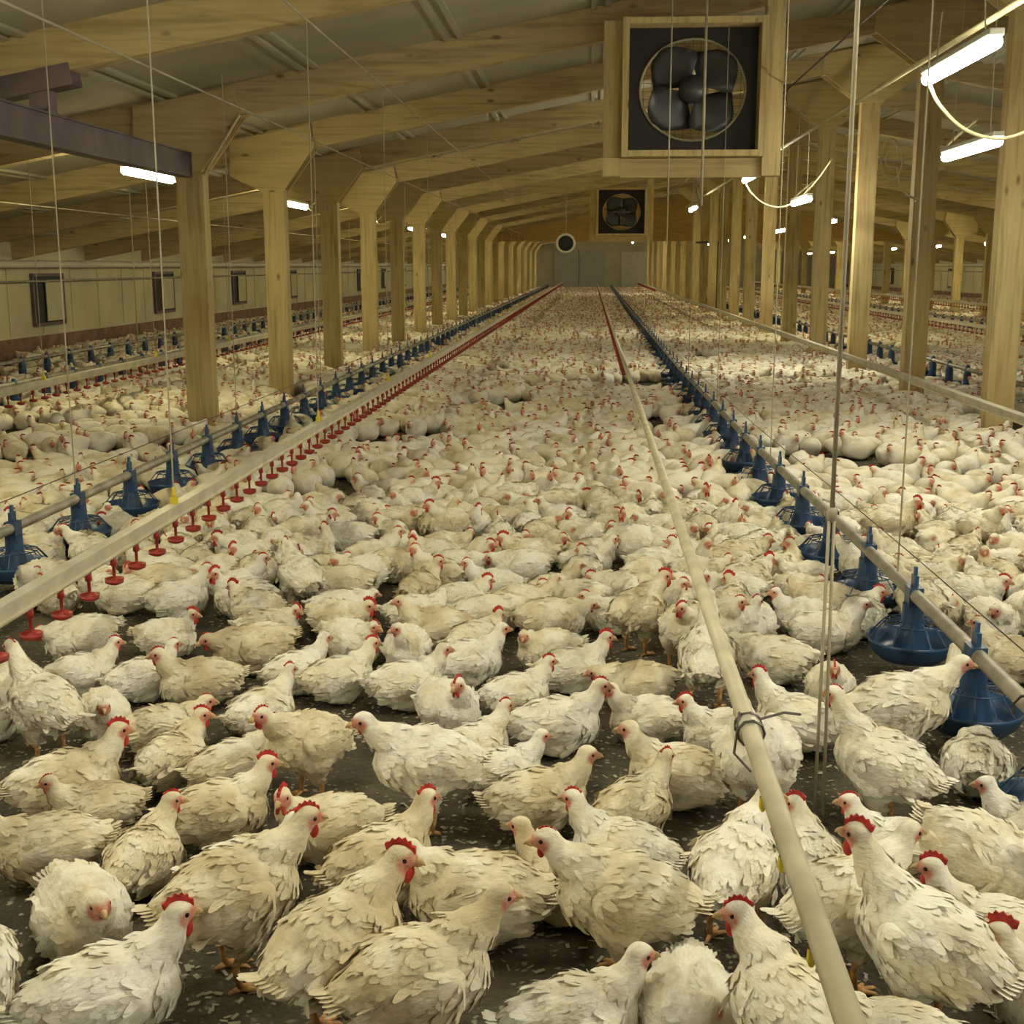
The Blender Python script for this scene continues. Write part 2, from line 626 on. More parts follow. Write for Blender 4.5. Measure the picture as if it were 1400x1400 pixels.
pm_l = post_mesh(2.25)
post_l = pm_l.mesh('post_shaft', M['post'])
post_r = post_mesh(under(PR) + .1).mesh('tall_shaft', M['post'])
post_rr = post_mesh(2.25).mesh('far_shaft', M['post'])
gl = MB().prism([(x - PL, z) for x, z in gusset(PL, 2.27)], -.115, -.09).prism([(x - PL, z) for x, z in gusset(PL, 2.27)], .09, .115).mesh('gusset_plates', M['ply'])
grr = MB().prism([(x - PRR, z) for x, z in [(PRR * 2 - a, b) for a, b in [(2 * PRR - (p + PRR - PL), q) for p, q in gusset(PL, 2.27)]]], -.115, -.09)
_g = [(-(x - PL), z) for x, z in gusset(PL, 2.27)][::-1]
_dz = under(PRR) - under(PL)
grr = MB().prism([(a, b + _dz) for a, b in _g], -.115, -.09).prism([(a, b + _dz) for a, b in _g], .09, .115).mesh('gusset_plates', M['ply'])
rg = [(-.13, under(XRIDGE) - .45), (.13, under(XRIDGE) - .45), (.62, under(XRIDGE + .62) + .02), (.6, under(XRIDGE + .6) + RD - .03), (0, under(XRIDGE) + RD - .03),
      (-.6, under(XRIDGE - .6) + RD - .03), (-.62, under(XRIDGE - .62) + .02)]
gr_r = MB().prism(rg, -.115, -.09).prism(rg, .09, .115).mesh('gusset_plates', M['ply'])
for row, (X, sh, gm, txt, k0) in {'left': (PL, post_l, gl, 'left row', 0), 'ridge': (PR, post_r, gr_r, 'tall right row', -1), 'far': (PRR, post_rr, grr, 'far right row', 4)}.items():
    for k in range(k0, NFR):
        y = FR0 + FRS * k
        p = empty('wooden_post', (X, y, 0))
        if row == 'left' and k == 0:
            lab = 'grey-lit timber post carrying the end of the steel beam'
        else:
            lab = f'square timber post with plywood gussets, {ORD[k - k0]} from the camera in the {txt}'
        tag(p, lab, 'post', f'timber posts of the {txt}')
        link('post_shaft', sh, p)
        link('gusset_plate', gm, p)

# diagonal strut on the first post's gusset is the plate's pale edge batten
tag(build(MB().tube([(PL + .14, FR0 - .13, 2.2), (PL + .47, FR0 - .13, 2.68)], .012, 6), 'edge_batten', M['cable'], smooth=True),
    'pale thin batten sloping up from the first left post', 'batten')

# steel beam and stub
sb = empty('steel_beam', (PL - .02, 0, 2.28))
tag(sb, 'dark purple steel beam running overhead at the upper left', 'beam')
mb = MB()
ya, yb = 3.6, FR0 - .13
mb.box((0, (ya + yb) / 2, .095), (.13, yb - ya, .012)).box((0, (ya + yb) / 2, -.095), (.13, yb - ya, .012)).box((0.045, (ya + yb) / 2, 0), (.01, yb - ya, .18))
mb.box((0, yb, 0), (.13, .012, .2))
build(mb, 'beam_profile', M['steel'], sb)
mb = MB().box((0, FR0 - FRS, .24), (.12, .12, .28))
build(mb, 'stub_column', M['steel'], sb)
sc_ = under(PL)
hb = MB().box((-.25, 0, 0), (1.15, .16, .13), (0, -math.atan(SL), 0))
build(hb, 'head_bracket', M['steel'], sb, loc=(-.1, FR0 - FRS, sc_ - 2.28 - .09))

# steel column deep in the right row
scol = empty('steel_column', (3.85, 38.6, 0))
tag(scol, 'dark steel column beside the timber posts, deep in the right row', 'column')
build(MB().box((0, 0, 1.05), (.2, .2, 2.1)), 'column_shaft', M['steel'], scol)
build(MB().box((-.3, 0, 2.13), (.8, .22, .06)), 'cap_plate', M['steel'], scol)

# wall services ---------------------------------------------------------------------------
for xw, sd, nm in ((XL, -1, 'left'), (XR, 1, 'right')):
    p = MB().tube([(xw - sd * .16, Y0 + .1, 1.47), (xw - sd * .16, Y1 - .1, 1.47)], .06, 8)
    tag(build(p, 'wall_pipe', M['white'], smooth=True), f'white pipe running along the top of the {nm} wall', 'pipe')
    p = MB().tube([(xw - sd * .05, Y0 + .1, 1.2), (xw - sd * .05, Y1 - .1, 1.2)], .022, 6)
    tag(build(p, 'control_rod', M['galv'], smooth=True), f'thin grey rod above the air inlets of the {nm} wall', 'rod')
    for k in range(0, 10):
        y = 20.4 + 5.7 * k if sd < 0 else 34.0 + 5.7 * k
        if y > Y1 - 2:
            continue
        wv = empty('air_inlet', (xw, y, .9))
        tag(wv, f'dark wall air inlet with half open flap, {ORD[k]} along the {nm} wall', 'air inlet', f'air inlets of the {nm} wall')
        d = -sd
        mb = MB().box((d * .03, 0, .4), (.05, 1.2, .05)).box((d * .03, 0, -.4), (.05, 1.2, .05)).box((d * .03, -.58, 0), (.05, .05, .8)).box((d * .03, .58, 0), (.05, .05, .8))
        build(mb, 'inlet_frame', M['steel'], wv)
        build(MB().box((d * .012, 0, 0), (.016, 1.15, .76)), 'inlet_opening', M['dark'], wv)
        build(MB().box((d * .05, .2, -.02), (.015, .66, .66)), 'inlet_flap', M['wall'], wv)


# ------------------------------------------------------------------ lamps
def lamp(X, Y, Z, mat, label, group, loop=None, L_=1.25):
    e = empty('fluorescent_lamp', (X, Y, Z))
    tag(e, label, 'lamp', group)
    build(MB().box((0, 0, .045), (.075, L_, .035)), 'lamp_housing', M['housing'], e, bevel=.008)
    build(MB().tube([(0, -L_ / 2 + .02, 0), (0, L_ / 2 - .02, 0)], .036, 10), 'tube', mat, e, smooth=True)
    mb = MB()
    zt = loop.get('top', .32) if loop else .32
    for s in (-1, 1):
        mb.tube([(0, s * L_ * .35, .06), (0, s * L_ * .3, zt)], .004, 4)
    build(mb, 'hanging_chain', M['cord'], e)
    if loop:
        pts = [Vector(p) for p in loop['pts']]
        out = []
        for i in range(len(pts) - 1):
            p0, p1, p2, p3 = pts[max(i - 1, 0)], pts[i], pts[i + 1], pts[min(i + 2, len(pts) - 1)]
            for q in range(5):
                t = q / 5
                out.append(0.5 * ((2 * p1) + (p2 - p0) * t + (2 * p0 - 5 * p1 + 4 * p2 - p3) * t * t + (3 * p1 - p0 - 3 * p2 + p3) * t ** 3))
        out.append(pts[-1])
        build(MB().tube(out, .011, 6), 'power_cable', M['cable'], e, smooth=True)
    return e


for k in range(-2, 12):
    y = 11.4 + 5.7 * k
    where = f'{ORD[k]} from the camera in the row beside the left posts' if k >= 0 else 'outside the picture beside the left posts'
    lamp(-4.0, y, 2.25, M['tube_warm'], 'yellow-white fluorescent lamp, ' + where, 'lamps along the left posts',
         {'pts': [(0, .62, .02), (.05, .75, -.04), (.0, .9, .02), (.1, 1.4, .2)]} if k < 5 else None)
for k, (x, y, z) in enumerate([(-4.0, 2.85, 2.25), (-4.0, -2.85, 2.25), (2.62, 5.6, 2.24), (2.62, 2.05, 2.24), (2.62, -1.5, 2.24), (1.9, 2.65, 2.49), (-1.0, 2.9, 2.6)]):  # unseen fill lamps, added to brighten the foreground
    lamp(x, y, z, M['tube_cool'], f'{ORD[k]} of the unseen fill lamps added above and behind the camera', 'added fill lamps above and behind the camera')
for k in (-1, 0, 1, 2, 6):
    y = 6.95 + 8.6 * k
    where = (f'{ORD[k]} from the camera' if k >= 0 else 'behind the camera') + ' under the long conduit'
    lamp(1.9, y, 2.49, M['tube_cool'], 'bright white fluorescent lamp with sagging cable, ' + where, 'lamps under the conduit',
         {'pts': [(0, .6, 0), (.08, .62, -.14), (.26, .66, -.28), (.48, .66, -.32), (.68, .6, -.22), (.86, .5, -.02), (1.0, .3, .22)]} if k < 2 else None)
for k in range(0, 2):
    y = 9.15 + 7.1 * k
    lamp(2.62, y, 2.24, M['tube_cool'], f'white fluorescent lamp, {ORD[k]} from the camera in the row beside the tall right posts', 'lamps beside the tall right posts', {'top': 1.2, 'pts': [(0, .6, 0), (.05, .75, .1), (.3, .9, .3)]} if k < 3 else None)
for k in range(0, 10):
    lamp(4.15, 22.7 + 5.7 * k, 2.2, M['tube_warm'], f'fluorescent lamp half hidden behind the tall posts, {ORD[k]} from the camera', 'lamps behind the tall right posts')
for x, sd in ((-7.0, 'left'), (7.0, 'right')):  # lamps added behind the posts to brighten the end wall
    lamp(x, 75, 2.0, M['tube_cool'], f'small added fill lamp near the far end wall in the {sd} aisle', 'added fill lamps near the far end wall')
for k in range(-5, 7):
    y = 34.7 + 5.7 * k
    w2 = ORD[k + 5] + ' from the camera'
    lamp(10.7, y, 2.03, M['tube_warm'], f'fluorescent lamp, {w2} in the far right aisle', 'lamps in the far right aisle')

cn = MB().tube([(2.2, 1.0, 2.79), (2.2, 30, 2.79)], .018, 8)
tag(build(cn, 'conduit', M['cable'], smooth=True), 'long pale conduit sloping overhead across the upper right', 'conduit')
cn = MB().tube([(1.55, 3.0, 2.83), (1.55, 30, 2.83)], .006, 6)
tag(build(cn, 'overhead_cable', M['wire'], smooth=True), 'thin dark cable running overhead just below the conduit', 'cable')
for Xc, Zc, lb in ((-1.69, 2.87, 'thin winch cable running overhead above the white drinker line'),
                   (-2.44, 2.52, 'thin winch cable running overhead above the left feeder line'),
                   (-5.4, 2.02, 'thin winch cable running overhead in the left aisle')):
    tag(build(MB().tube([(Xc, .5, Zc), (Xc, 46, Zc)], .007, 6), 'winch_cable', M['cord'], smooth=True), lb, 'cable')

# loose cable hung on the tall posts
pts = []
cx, cy, cz = 2.75, 12.2, 2.45
for q in range(22):
    a = 2 * math.pi * q / 14
    pts.append((cx + .09 * math.cos(a) + .01 * q / 3, cy, cz + .17 * math.sin(a) - .004 * q))
pts += [(2.84, 12.2, 2.35), (2.88, 12.25, 2.2), (2.97, 12.3, 2.1), (3.12, 12.5, 2.07), (3.3, 13.3, 2.09)]
tag(build(MB().tube(pts, .011, 6), 'cable_coil', M['cable'], smooth=True), 'looped white cable hanging beside the second tall post', 'cable')


# ------------------------------------------------------------------ fans
def big_fan(X, Y, Z, s, label, floor_posts=False):
    e = empty('ventilation_fan', (X, Y, Z))
    tag(e, label, 'fan', 'box fans hung under the ridge')
    e.scale = (1, 1, .93)
    h = s / 2
    # timber box frame
    mb = MB()
    for sx in (-1, 1):
        mb.box((sx * (h + .02), -.05, 0), (.05, .3, s + .1))
        mb.box((0, -.05, sx * (h + .02)), (s, .3, .05))
    build(mb, 'box_frame', M['post'], e)
    # dark panel with round hole
    n, r = 40, s * .405
    vs, fs = [], []
    for yy in (0, .02):
        for k in range(n):
            a = 2 * math.pi * k / n
            c, sn = math.cos(a), math.sin(a)
            q = max(abs(c), abs(sn))
            vs.append((r * c, yy, r * sn))
            vs.append((h * c / q, yy, h * sn / q))
    for k in range(n):
        j = (k + 1) % n
        fs.append((2 * k, 2 * k + 1, 2 * j + 1, 2 * j))
        fs.append((2 * n + 2 * k, 2 * n + 2 * j, 2 * n + 2 * j + 1, 2 * n + 2 * k + 1))
        fs.append((2 * k, 2 * j, 2 * n + 2 * j, 2 * n + 2 * k))
    build(MB().add(vs, fs), 'fan_panel', M['fanbox'], e)
    pts = [(r * math.cos(2 * math.pi * k / 40), -.01, r * math.sin(2 * math.pi * k / 40)) for k in range(41)]
    build(MB().tube(pts, .012, 6, False), 'fan_ring', M['fanring'], e, smooth=True)
    build(MB().lathe([(.001, -.12), (.09 * s, -.12), (.105 * s, -.09), (.11 * s, .08), (.001, .08)], (0, -.02, 0), 20, (R(90), 0, 0)), 'fan_hub', M['fan'], e, smooth=True)
    # four broad blades
    bm_ = MB()
    rr, cc = 7, 7
    vs, fs = [], []
    for i in range(rr):
        t = i / (rr - 1)
        rad = (.08 + .325 * t) * s
        wdt = (.45 + .75 * math.sin(math.pi * min(1, t * .62 + .12))) * (1 if t < .9 else .8)
        for j in range(cc):
            u = j / (cc - 1) - .5
            a = u * wdt * (1.4 if t < .95 else 1.15)
            rd = rad * (1 - .16 * (2 * u) ** 2 * t)
            vs.append((rd * math.sin(a), -.02 - .10 * u * (1 - .4 * t), rd * math.cos(a)))
    for i in range(rr - 1):
        for j in range(cc - 1):
            a = i * cc + j
            fs.append((a, a + 1, a + cc + 1, a + cc))
    bm_.add(vs, fs)
    me = bm_.mesh('fan_blade', M['fan'], True)
    for k in range(4):
        b = link('fan_blade', me, e)
        b.rotation_euler = (0, R(-42 + 90 * k), 0)
        so = b.modifiers.new('thick', 'SOLIDIFY')
        so.thickness = .008
    mb = MB()
    for k in range(-7, 8):
        zz = k * s / 16
        mb.tube([(-h, .04, zz), (h, .04, zz)], .002, 4)
        mb.tube([(zz, .045, -h), (zz, .045, h)], .002, 4)
    build(mb, 'wire_guard', M['wire'], e)
    pw = .17 * s / 1.2
    for sx in (-1, 1):
        zb, zt = -h - .2, (under(X + sx * (h + .12)) - Z + .08) / .93
        build(MB().box((sx * (h + .045 + pw / 2), 0, (zb + zt) / 2), (pw, .15, zt - zb)), 'hanging_post', M['post'], e)
    build(MB().box((0, 0, -h - .13), (s + .1, .06, .16)), 'cross_plank', M['beam'], e)
    return e


big_fan(.79, 10.45, 2.82, 1.03, 'large dark four-bladed fan in a square timber box under the ridge')
big_fan(5.2, 13.2, 2.3, 1.05, 'dark box fan in a timber frame cut by the right edge')
big_fan(.72, 31, 2.72, 1.12, 'smaller looking dark box fan hanging further back behind the large one')
cf = empty('circulation_fan', (-.55, 27.5, 1.92))
tag(cf, 'small round black fan with a pale rim hanging mid-air far down the shed', 'fan')
build(MB().lathe([(.0, .0), (.16, .0), (.17, -.02)], (0, -.02, 0), 24, (R(90), 0, 0)), 'fan_mouth', M['dark'], cf, smooth=True)
build(MB().lathe([(.165, .04), (.2, .05), (.215, .02), (.21, -.28), (.16, -.3), (.165, .04)], (0, 0, 0), 24, (R(90), 0, 0)), 'fan_drum', M['white'], cf, smooth=True)
build(MB().tube([(0, .14, .2), (0, .14, under(-.55) - 1.92)], .006, 5).tube([(0, .05, .2), (0, .05, under(-.55) - 1.92)], .006, 5), 'hanging_chain', M['cord'], cf)


# ------------------------------------------------------------------ drinker and feeder lines
def cup_mesh():
    mb = MB()
    mb.lathe([(.001, .0), (.011, .0), (.012, -.03), (.006, -.034), (.0055, -.075), (.012, -.088), (.032, -.082), (.034, -.078), (.032, -.094), (.014, -.102), (.001, -.102)], (0, 0, 0), 12)
    return mb.mesh('nipple_cup', M['red'], True)


CUP = cup_mesh()
CLIP = MB().box((0, 0, .02), (.03, .016, .035)).lathe([(.008, .035), (.011, .045), (.005, .08), (.001, .08)], (0, 0, 0), 8).mesh('cord_clip', M['yellow'])


def drinker(X, z, ya, yb, label, pitch=.225, cups_from=None, simple=False, wide=.05, cords=True, nmax=100, ztop=None, slope=0):
    e = empty('drinker_line', (X, 0, z))
    tag(e, label, 'drinker line', 'nipple drinker lines')
    mb = MB()
    if simple:
        mb.tube([(0, ya, 0), (0, yb, 0)], wide / 2, 12)
        build(mb, 'water_pipe', M['pvc'], e, smooth=True)
    else:
        mb.box((0, (ya + yb) / 2, .018), (wide * .55, yb - ya, .036))
        mb.box((0, (ya + yb) / 2, .04), (wide * .9, yb - ya, .008))
        build(mb, 'support_profile', M['alu'], e)
        build(MB().tube([(0, ya, -.012), (0, yb, -.012)], .014, 8), 'water_pipe', M['pvc'], e, smooth=True)
    yy = cups_from if cups_from is not None else ya + .1
    k = 0
    rest = MB()
    low = -.02 if not simple else -.016
    while yy < yb:
        if k < nmax:
            link('nipple_cup', CUP, e, (0, yy, low))
        else:
            rest.lathe([(.008, 0), (.008, -.08), (.034, -.08), (.03, -.1), (.001, -.1)], (0, yy, low), 5)
        yy += pitch
        k += 1
    if k > nmax:
        tag(build(rest, 'nipple_cups_beyond', M['red'], e), kind='stuff')
    if cords:
        yy = 2.15 if ya < 2 else ya + .5
        while yy < min(yb, 46):
            link('cord_clip', CLIP, e, (0, yy, .035))
            zt = (ztop if ztop else under(X)) - z
            build(MB().tube([(0, yy, .11), (0, yy, zt)], .0035, 5), 'suspension_cord', M['cord'], e)
            yy += 2.75
    return e


drinker(-1.69, .45, .3, 76, 'white drinker line with red nipple cups crossing the lower left', cups_from=3.1, ztop=2.87)
dn = drinker(.36, .45, .4, 76, 'round cream drinker pipe in the right foreground', cups_from=13.0, simple=True, wide=.042, cords=False, pitch=.25)
jm = MB().lathe([(.022, -.035), (.028, -.03), (.028, .03), (.022, .035)], (0, 2.62, 0), 12, (R(90), 0, 0))
build(jm, 'pipe_coupling', M['alu'], dn, smooth=True)
wr = MB()
for t in (-.03, .02):
    wr.tube([(.03 * math.cos(a * .7), 2.62 + t, .03 * math.sin(a * .7)) for a in range(10)], .003, 4)
wr.tube([(.02, 2.60, .03), (.07, 2.59, .05), (.11, 2.62, .035)], .003, 4)
wr.tube([(-.02, 2.64, .03), (-.04, 2.55, -.03), (-.01, 2.5, -.05)], .003, 4)
build(wr, 'binding_wire', M['wire'], dn)
for yy in (1.75, 2.05, 2.3):
    build(MB().lathe([(.007, 0), (.008, -.02), (.004, -.03), (.001, -.03)], (-.012, yy, -.018), 8), 'drinker_nipple', M['yellow'], dn)
drinker(2.80, .46, 6.5, 76, 'cream drinker line passing in front of the tall right posts', cups_from=55, cords=False, wide=.07, pitch=.25)
drinker(-4.6, .46, 7, 76, 'cream drinker line with red cups in the left aisle', wide=.07, ztop=2.3)
drinker(6.4, .46, 12, 76, 'drinker line with red cups in the right aisle', cups_from=16, cords=False, pitch=.25)
drinker(9.6, .5, 20, 76, 'pale drinker line beside the far right posts', cups_from=26, cords=False, pitch=.25)

dish = MB().lathe([(.001, .012), (.09, .012), (.118, .0), (.135, .03), (.152, .062), (.157, .064), (.152, .05), (.14, .016), (.112, -.01), (.001, -.012)], (0, 0, 0), 24).mesh('feeder_pan', M['blue'], True)
cone = MB().lathe([(.066, .015), (.056, .06), (.040, .12), (.038, .19), (.001, .19)], (0, 0, 0), 16)
cone.box((0, 0, .215), (.05, .07, .075)).box((0, 0, .27), (.014, .05, .05)).box((0, 0, .305), (.010, .022, .04))
cone = cone.mesh('pan_cone', M['blue'])
gm = MB()
for k in range(14):
    a = 2 * math.pi * k / 14
    c, s_ = math.cos(a), math.sin(a)
    gm.tube([(.045 * c, .045 * s_, .125), (.10 * c, .10 * s_, .12), (.147 * c, .147 * s_, .064)], .0026, 4)
gm.tube([(.102 * math.cos(2 * math.pi * k / 16), .102 * math.sin(2 * math.pi * k / 16), .119) for k in range(17)], .003, 4, False)
grill = gm.mesh('pan_grill', M['blue'])
lowpan = [(.155, .065), (.11, .0), (.05, .02), (.045, .2), (.02, .31), (.001, .31)]


def feeder(X, ya, yb, label, pitch=.72, nfull=30, nmax=100, path=None, z=.30, near=None, strings=()):
    e = empty('feeder_line', (X, 0, 0))
    tag(e, label, 'feeder line', 'blue pan feeder lines')
    fx = (lambda y: np.interp(y, [p[0] for p in path], [p[1] for p in path]) - X) if path else (lambda y: 0.0)
    ys = [ya + i * (yb - ya) / 60 for i in range(61)] if path else [ya, yb]
    build(MB().tube([(fx(y), y, z) for y in ys], .024, 10), 'feed_pipe', M['galv'], e, smooth=True)
    wm = MB().tube([(fx(y), y, z + .13) for y in ys], .0025, 4)
    build(wm, 'guard_wire', M['wire'], e)
    y = near if near else ya + .3
    k = 0
    rest = MB()
    while y < yb:
        if k < nfull:
            d = link('feeder_pan', dish, e, (fx(y), y, .075))
            link('pan_cone', cone, d)
            link('pan_grill', grill, d)
        elif k < nmax:
            if k == nfull:
                lp = MB().lathe(lowpan, (0, 0, 0), 10).mesh('feeder_pan', M['blue'])
            link('feeder_pan', lp, e, (fx(y), y, .04))
        else:
            rest.lathe(lowpan, (fx(y), y, .04), 6)
        y += pitch
        k += 1
    if k > nmax:
        tag(build(rest, 'feeder_pans_beyond', M['blue'], e), kind='stuff')
    for y in strings:
        build(MB().tube([(fx(y), y, z), (fx(y), y, under(X))], .0035, 5), 'suspension_cord', M['cord'], e)
    return e


feeder(-2.57, 2.2, 76, 'left feeder line of blue pans under a grey pipe', near=4.58, strings=(6.0, 8.9, 11.8, 17.5, 23))
RPATH = [(0, 1.20), (3, 1.18), (5, 1.16), (8, 1.08), (14, 1.03), (30, 1.05), (70, 1.2)]
fr = feeder(1.1, 1.9, 76, 'right feeder line of blue pans ending at the right edge', near=2.98, path=RPATH, pitch=.70, strings=(4.62, 7.5, 10.4, 13.2))
# tangled black wire on the right feeder pipe
wm = MB()
for q in range(9):
    y = 3.0 + rng.uniform(-.25, .3)
    a0 = rng.uniform(0, 6)
    wm.tube([(.08 + .045 * math.cos(a0 + t * .8), y + .02 * t - .05, .30 + .045 * math.sin(a0 + t * .8)) for t in range(7)], .004, 4)
build(wm, 'tangled_wire', M['wire'], fr)
feeder(-5.7, 11, 76, 'feeder line of blue pans in the left aisle', nfull=0, strings=())
feeder(-7.0, 14, 76, 'feeder line of blue pans near the left wall', nfull=0)
feeder(4.25, 9, 76, 'feeder line of blue pans behind the tall right posts', nfull=0)
feeder(8.2, 18, 76, 'feeder line of blue pans in the middle of the right aisle', nfull=0)

# ropes hanging from the roof
hr = empty('hanging_rope', (.60, 3.08, 0))
tag(hr, 'long pale rope with a doubled end hanging at the right of the foreground', 'rope')
build(MB().tube([(0.0, 0, .02), (.0, 0, .85)], .0045, 6).tube([(.022, 0, .04), (.012, 0, .85)], .0045, 6), 'rope_strand', M['cord'], hr, smooth=True)
build(MB().tube([(0.006, 0, .84), (.006, 0, under(.6))], .006, 6), 'rope_main', M['cord'], hr, smooth=True)
build(MB().lathe([(.001, -.015), (.012, -.012), (.014, .01), (.006, .02), (.001, .02)], (.006, 0, .84), 8), 'rope_knot', M['cord'], hr, smooth=True)
h2 = empty('hanging_rope', (.78, 9.2, 0))
tag(h2, 'pale rope hanging in front of the large fan down to a knot', 'rope')
build(MB().tube([(0, 0, 1.87), (0, 0, under(.78))], .011, 6), 'rope_main', M['cord'], h2, smooth=True)
build(MB().tube([(0, 0, 1.87), (.15, 2.5, 2.2), (1.4, 5.6, 2.6)], .006, 5), 'rope_tail', M['cord'], h2, smooth=True)
h3 = empty('hanging_rope', (.53, 9.0, 0))
tag(h3, 'thin rope hanging left of the thicker one across the fan', 'rope')
build(MB().tube([(0, 0, 1.6), (0, 0, under(.53))], .006, 6), 'rope_main', M['cord'], h3, smooth=True)
h4 = empty('hanging_rope', (-5.0, 13.6, 0))
tag(h4, 'thin rope hanging in the left aisle in front of the wall', 'rope')
build(MB().tube([(0, 0, .5), (0, 0, under(-5.0))], .006, 6), 'rope_main', M['cord'], h4, smooth=True)

# ------------------------------------------------------------------ hens
def remeshed(prims, voxel, smooth_it=6, decimate=None):
    """one continuous skin grown over overlapping rounded volumes"""
    mb = MB()
    for p in prims:
        mb.ell(p[0], p[1], p[2] if len(p) > 2 else None, 24, 16)
    me = bpy.data.meshes.new('grown')
    me.from_pydata(mb.v, [], mb.f)
    o = bpy.data.objects.new('grown', me)
    COL.objects.link(o)
    r = o.modifiers.new('r', 'REMESH')
    r.mode = 'VOXEL'
    r.voxel_size = voxel
    s = o.modifiers.new('s', 'SMOOTH')
    s.iterations = smooth_it
    s.factor = .6
    if decimate:
        d = o.modifiers.new('d', 'DECIMATE')
        d.ratio = decimate
    dg = bpy.context.evaluated_depsgraph_get()
    ev = o.evaluated_get(dg)
    out = bpy.data.meshes.new_from_object(ev)
    bpy.data.objects.remove(o)
    bpy.data.meshes.remove(me)
    return out


def seg(p0, r0, p1, r1, n=5):
    """a chain of balls between two points"""
    a, b = Vector(p0), Vector(p1)
    return [(tuple(a.lerp(b, i / (n - 1))), (r0 + (r1 - r0) * i / (n - 1),) * 3) for i in range(n)]


# pose: stand, body height, body pitch (nose up +), neck base->head offset, head yaw/pitch, fluffiness, tail lift
POSES = {
    'sit':       dict(z=.112, pitch=6, neck=(.165, 0, .262), yaw=0, hp=-4),
    'rest':      dict(z=.112, pitch=2, neck=(.165, 0, .218), yaw=0, hp=-8),
    'rest_left': dict(z=.112, pitch=2, neck=(.150, .04, .215), yaw=65, hp=-8),
    'rest_right': dict(z=.112, pitch=2, neck=(.150, -.04, .215), yaw=-65, hp=-8),
    'sit_left':  dict(z=.112, pitch=5, neck=(.15, .035, .258), yaw=60, hp=-4),
    'sit_right': dict(z=.112, pitch=5, neck=(.15, -.035, .258), yaw=-60, hp=-4),
    'low':       dict(z=.108, pitch=0, neck=(.19, .0, .175), yaw=0, hp=-12),
    'sit_back':  dict(z=.112, pitch=3, neck=(.10, .03, .255), yaw=150, hp=-6),
    'sleep':     dict(z=.115, pitch=2, neck=(.10, .045, .185), yaw=165, hp=-35, fluff=1.1),
    'stand':     dict(z=.232, pitch=14, neck=(.19, 0, .385), yaw=0, hp=-4, stand=1),
    'stand_left': dict(z=.232, pitch=12, neck=(.17, .03, .38), yaw=60, hp=-4, stand=1),
    'stand_right': dict(z=.232, pitch=12, neck=(.17, -.03, .38), yaw=-60, hp=-4, stand=1),
    'tall':      dict(z=.242, pitch=20, neck=(.17, 0, .445), yaw=0, hp=0, stand=1),
    'peck':      dict(z=.232, pitch=-8, neck=(.29, .0, .14), yaw=0, hp=-50, stand=1),
}


def pose_prims(P, lod=0):
    z, pt = P['z'], R(P['pitch'])
    fl = P.get('fluff', 1.0)
    Mt = Matrix.Translation((0, 0, z)) @ Matrix.Rotation(-pt, 4, 'Y')
    T = lambda x, y, zz: tuple(Mt @ Vector((x, y, zz)))
    rt = (0, -pt, 0)
    pr = [
        (T(-.005, 0, .002), (.140 * fl, .120 * fl, .112), rt),
        (T(.075, 0, -.008), (.092, .092, .094), rt),
        (T(-.045, 0, .016), (.12, .106 * fl, .098), rt),
        (T(-.112, 0, .028), (.074, .072 * fl, .066), rt),
        (T(-.150, 0, .042), (.048, .046, .036), (0, -pt + R(14), 0)),
        (T(.0, .062, -.045), (.082, .048, .058), rt),
        (T(.0, -.062, -.045), (.082, .048, .058), rt),
    ]
    sh = Vector(T(.105, 0, .052))
    hd = Vector(P['neck'])
    mid = sh.lerp(hd, .5) + Vector((.012, 0, -.006))
    r1 = .060
    pr += seg(sh, r1, mid, .041, 5) + seg(mid, .041, hd, .028, 5)
    if P.get('stand'):
        for s in (-1, 1):
            pr += seg(T(-.005, s * .065, -.06), .052, (-.0, s * .062, z - .135), .020, 6)
    # head frame
    Mh = Matrix.Translation(hd) @ Matrix.Rotation(R(P['yaw']), 4, 'Z') @ Matrix.Rotation(R(-P['hp']), 4, 'Y')
    e = (0, R(-P['hp']), R(P['yaw']))
    H = lambda x, y, zz: tuple(Mh @ Vector((x, y, zz)))
    pr += [(H(.004, 0, .006), (.037, .0275, .031), e), (H(.026, 0, .001), (.022, .018, .020), e)]
    return pr, Mt, Mh


def skin_attr(me, Mh, pad=0.0):
    inv = Mh.inverted()
    n = len(me.vertices)
    vals = []
    for v in me.vertices:
        h = inv @ v.co
        # face patch: in front of the ear, below the crown
        d = Vector(((h.x - .020) / (.034 + pad), h.y / (.034 + pad), (h.z + .005) / (.027 + pad))).length
        vals.append(max(0.0, min(1.0, (1.18 - d) / .25)))
    a = me.attributes.new('skin', 'FLOAT', 'POINT')
    a.data.foreach_set('value', vals)
    return vals


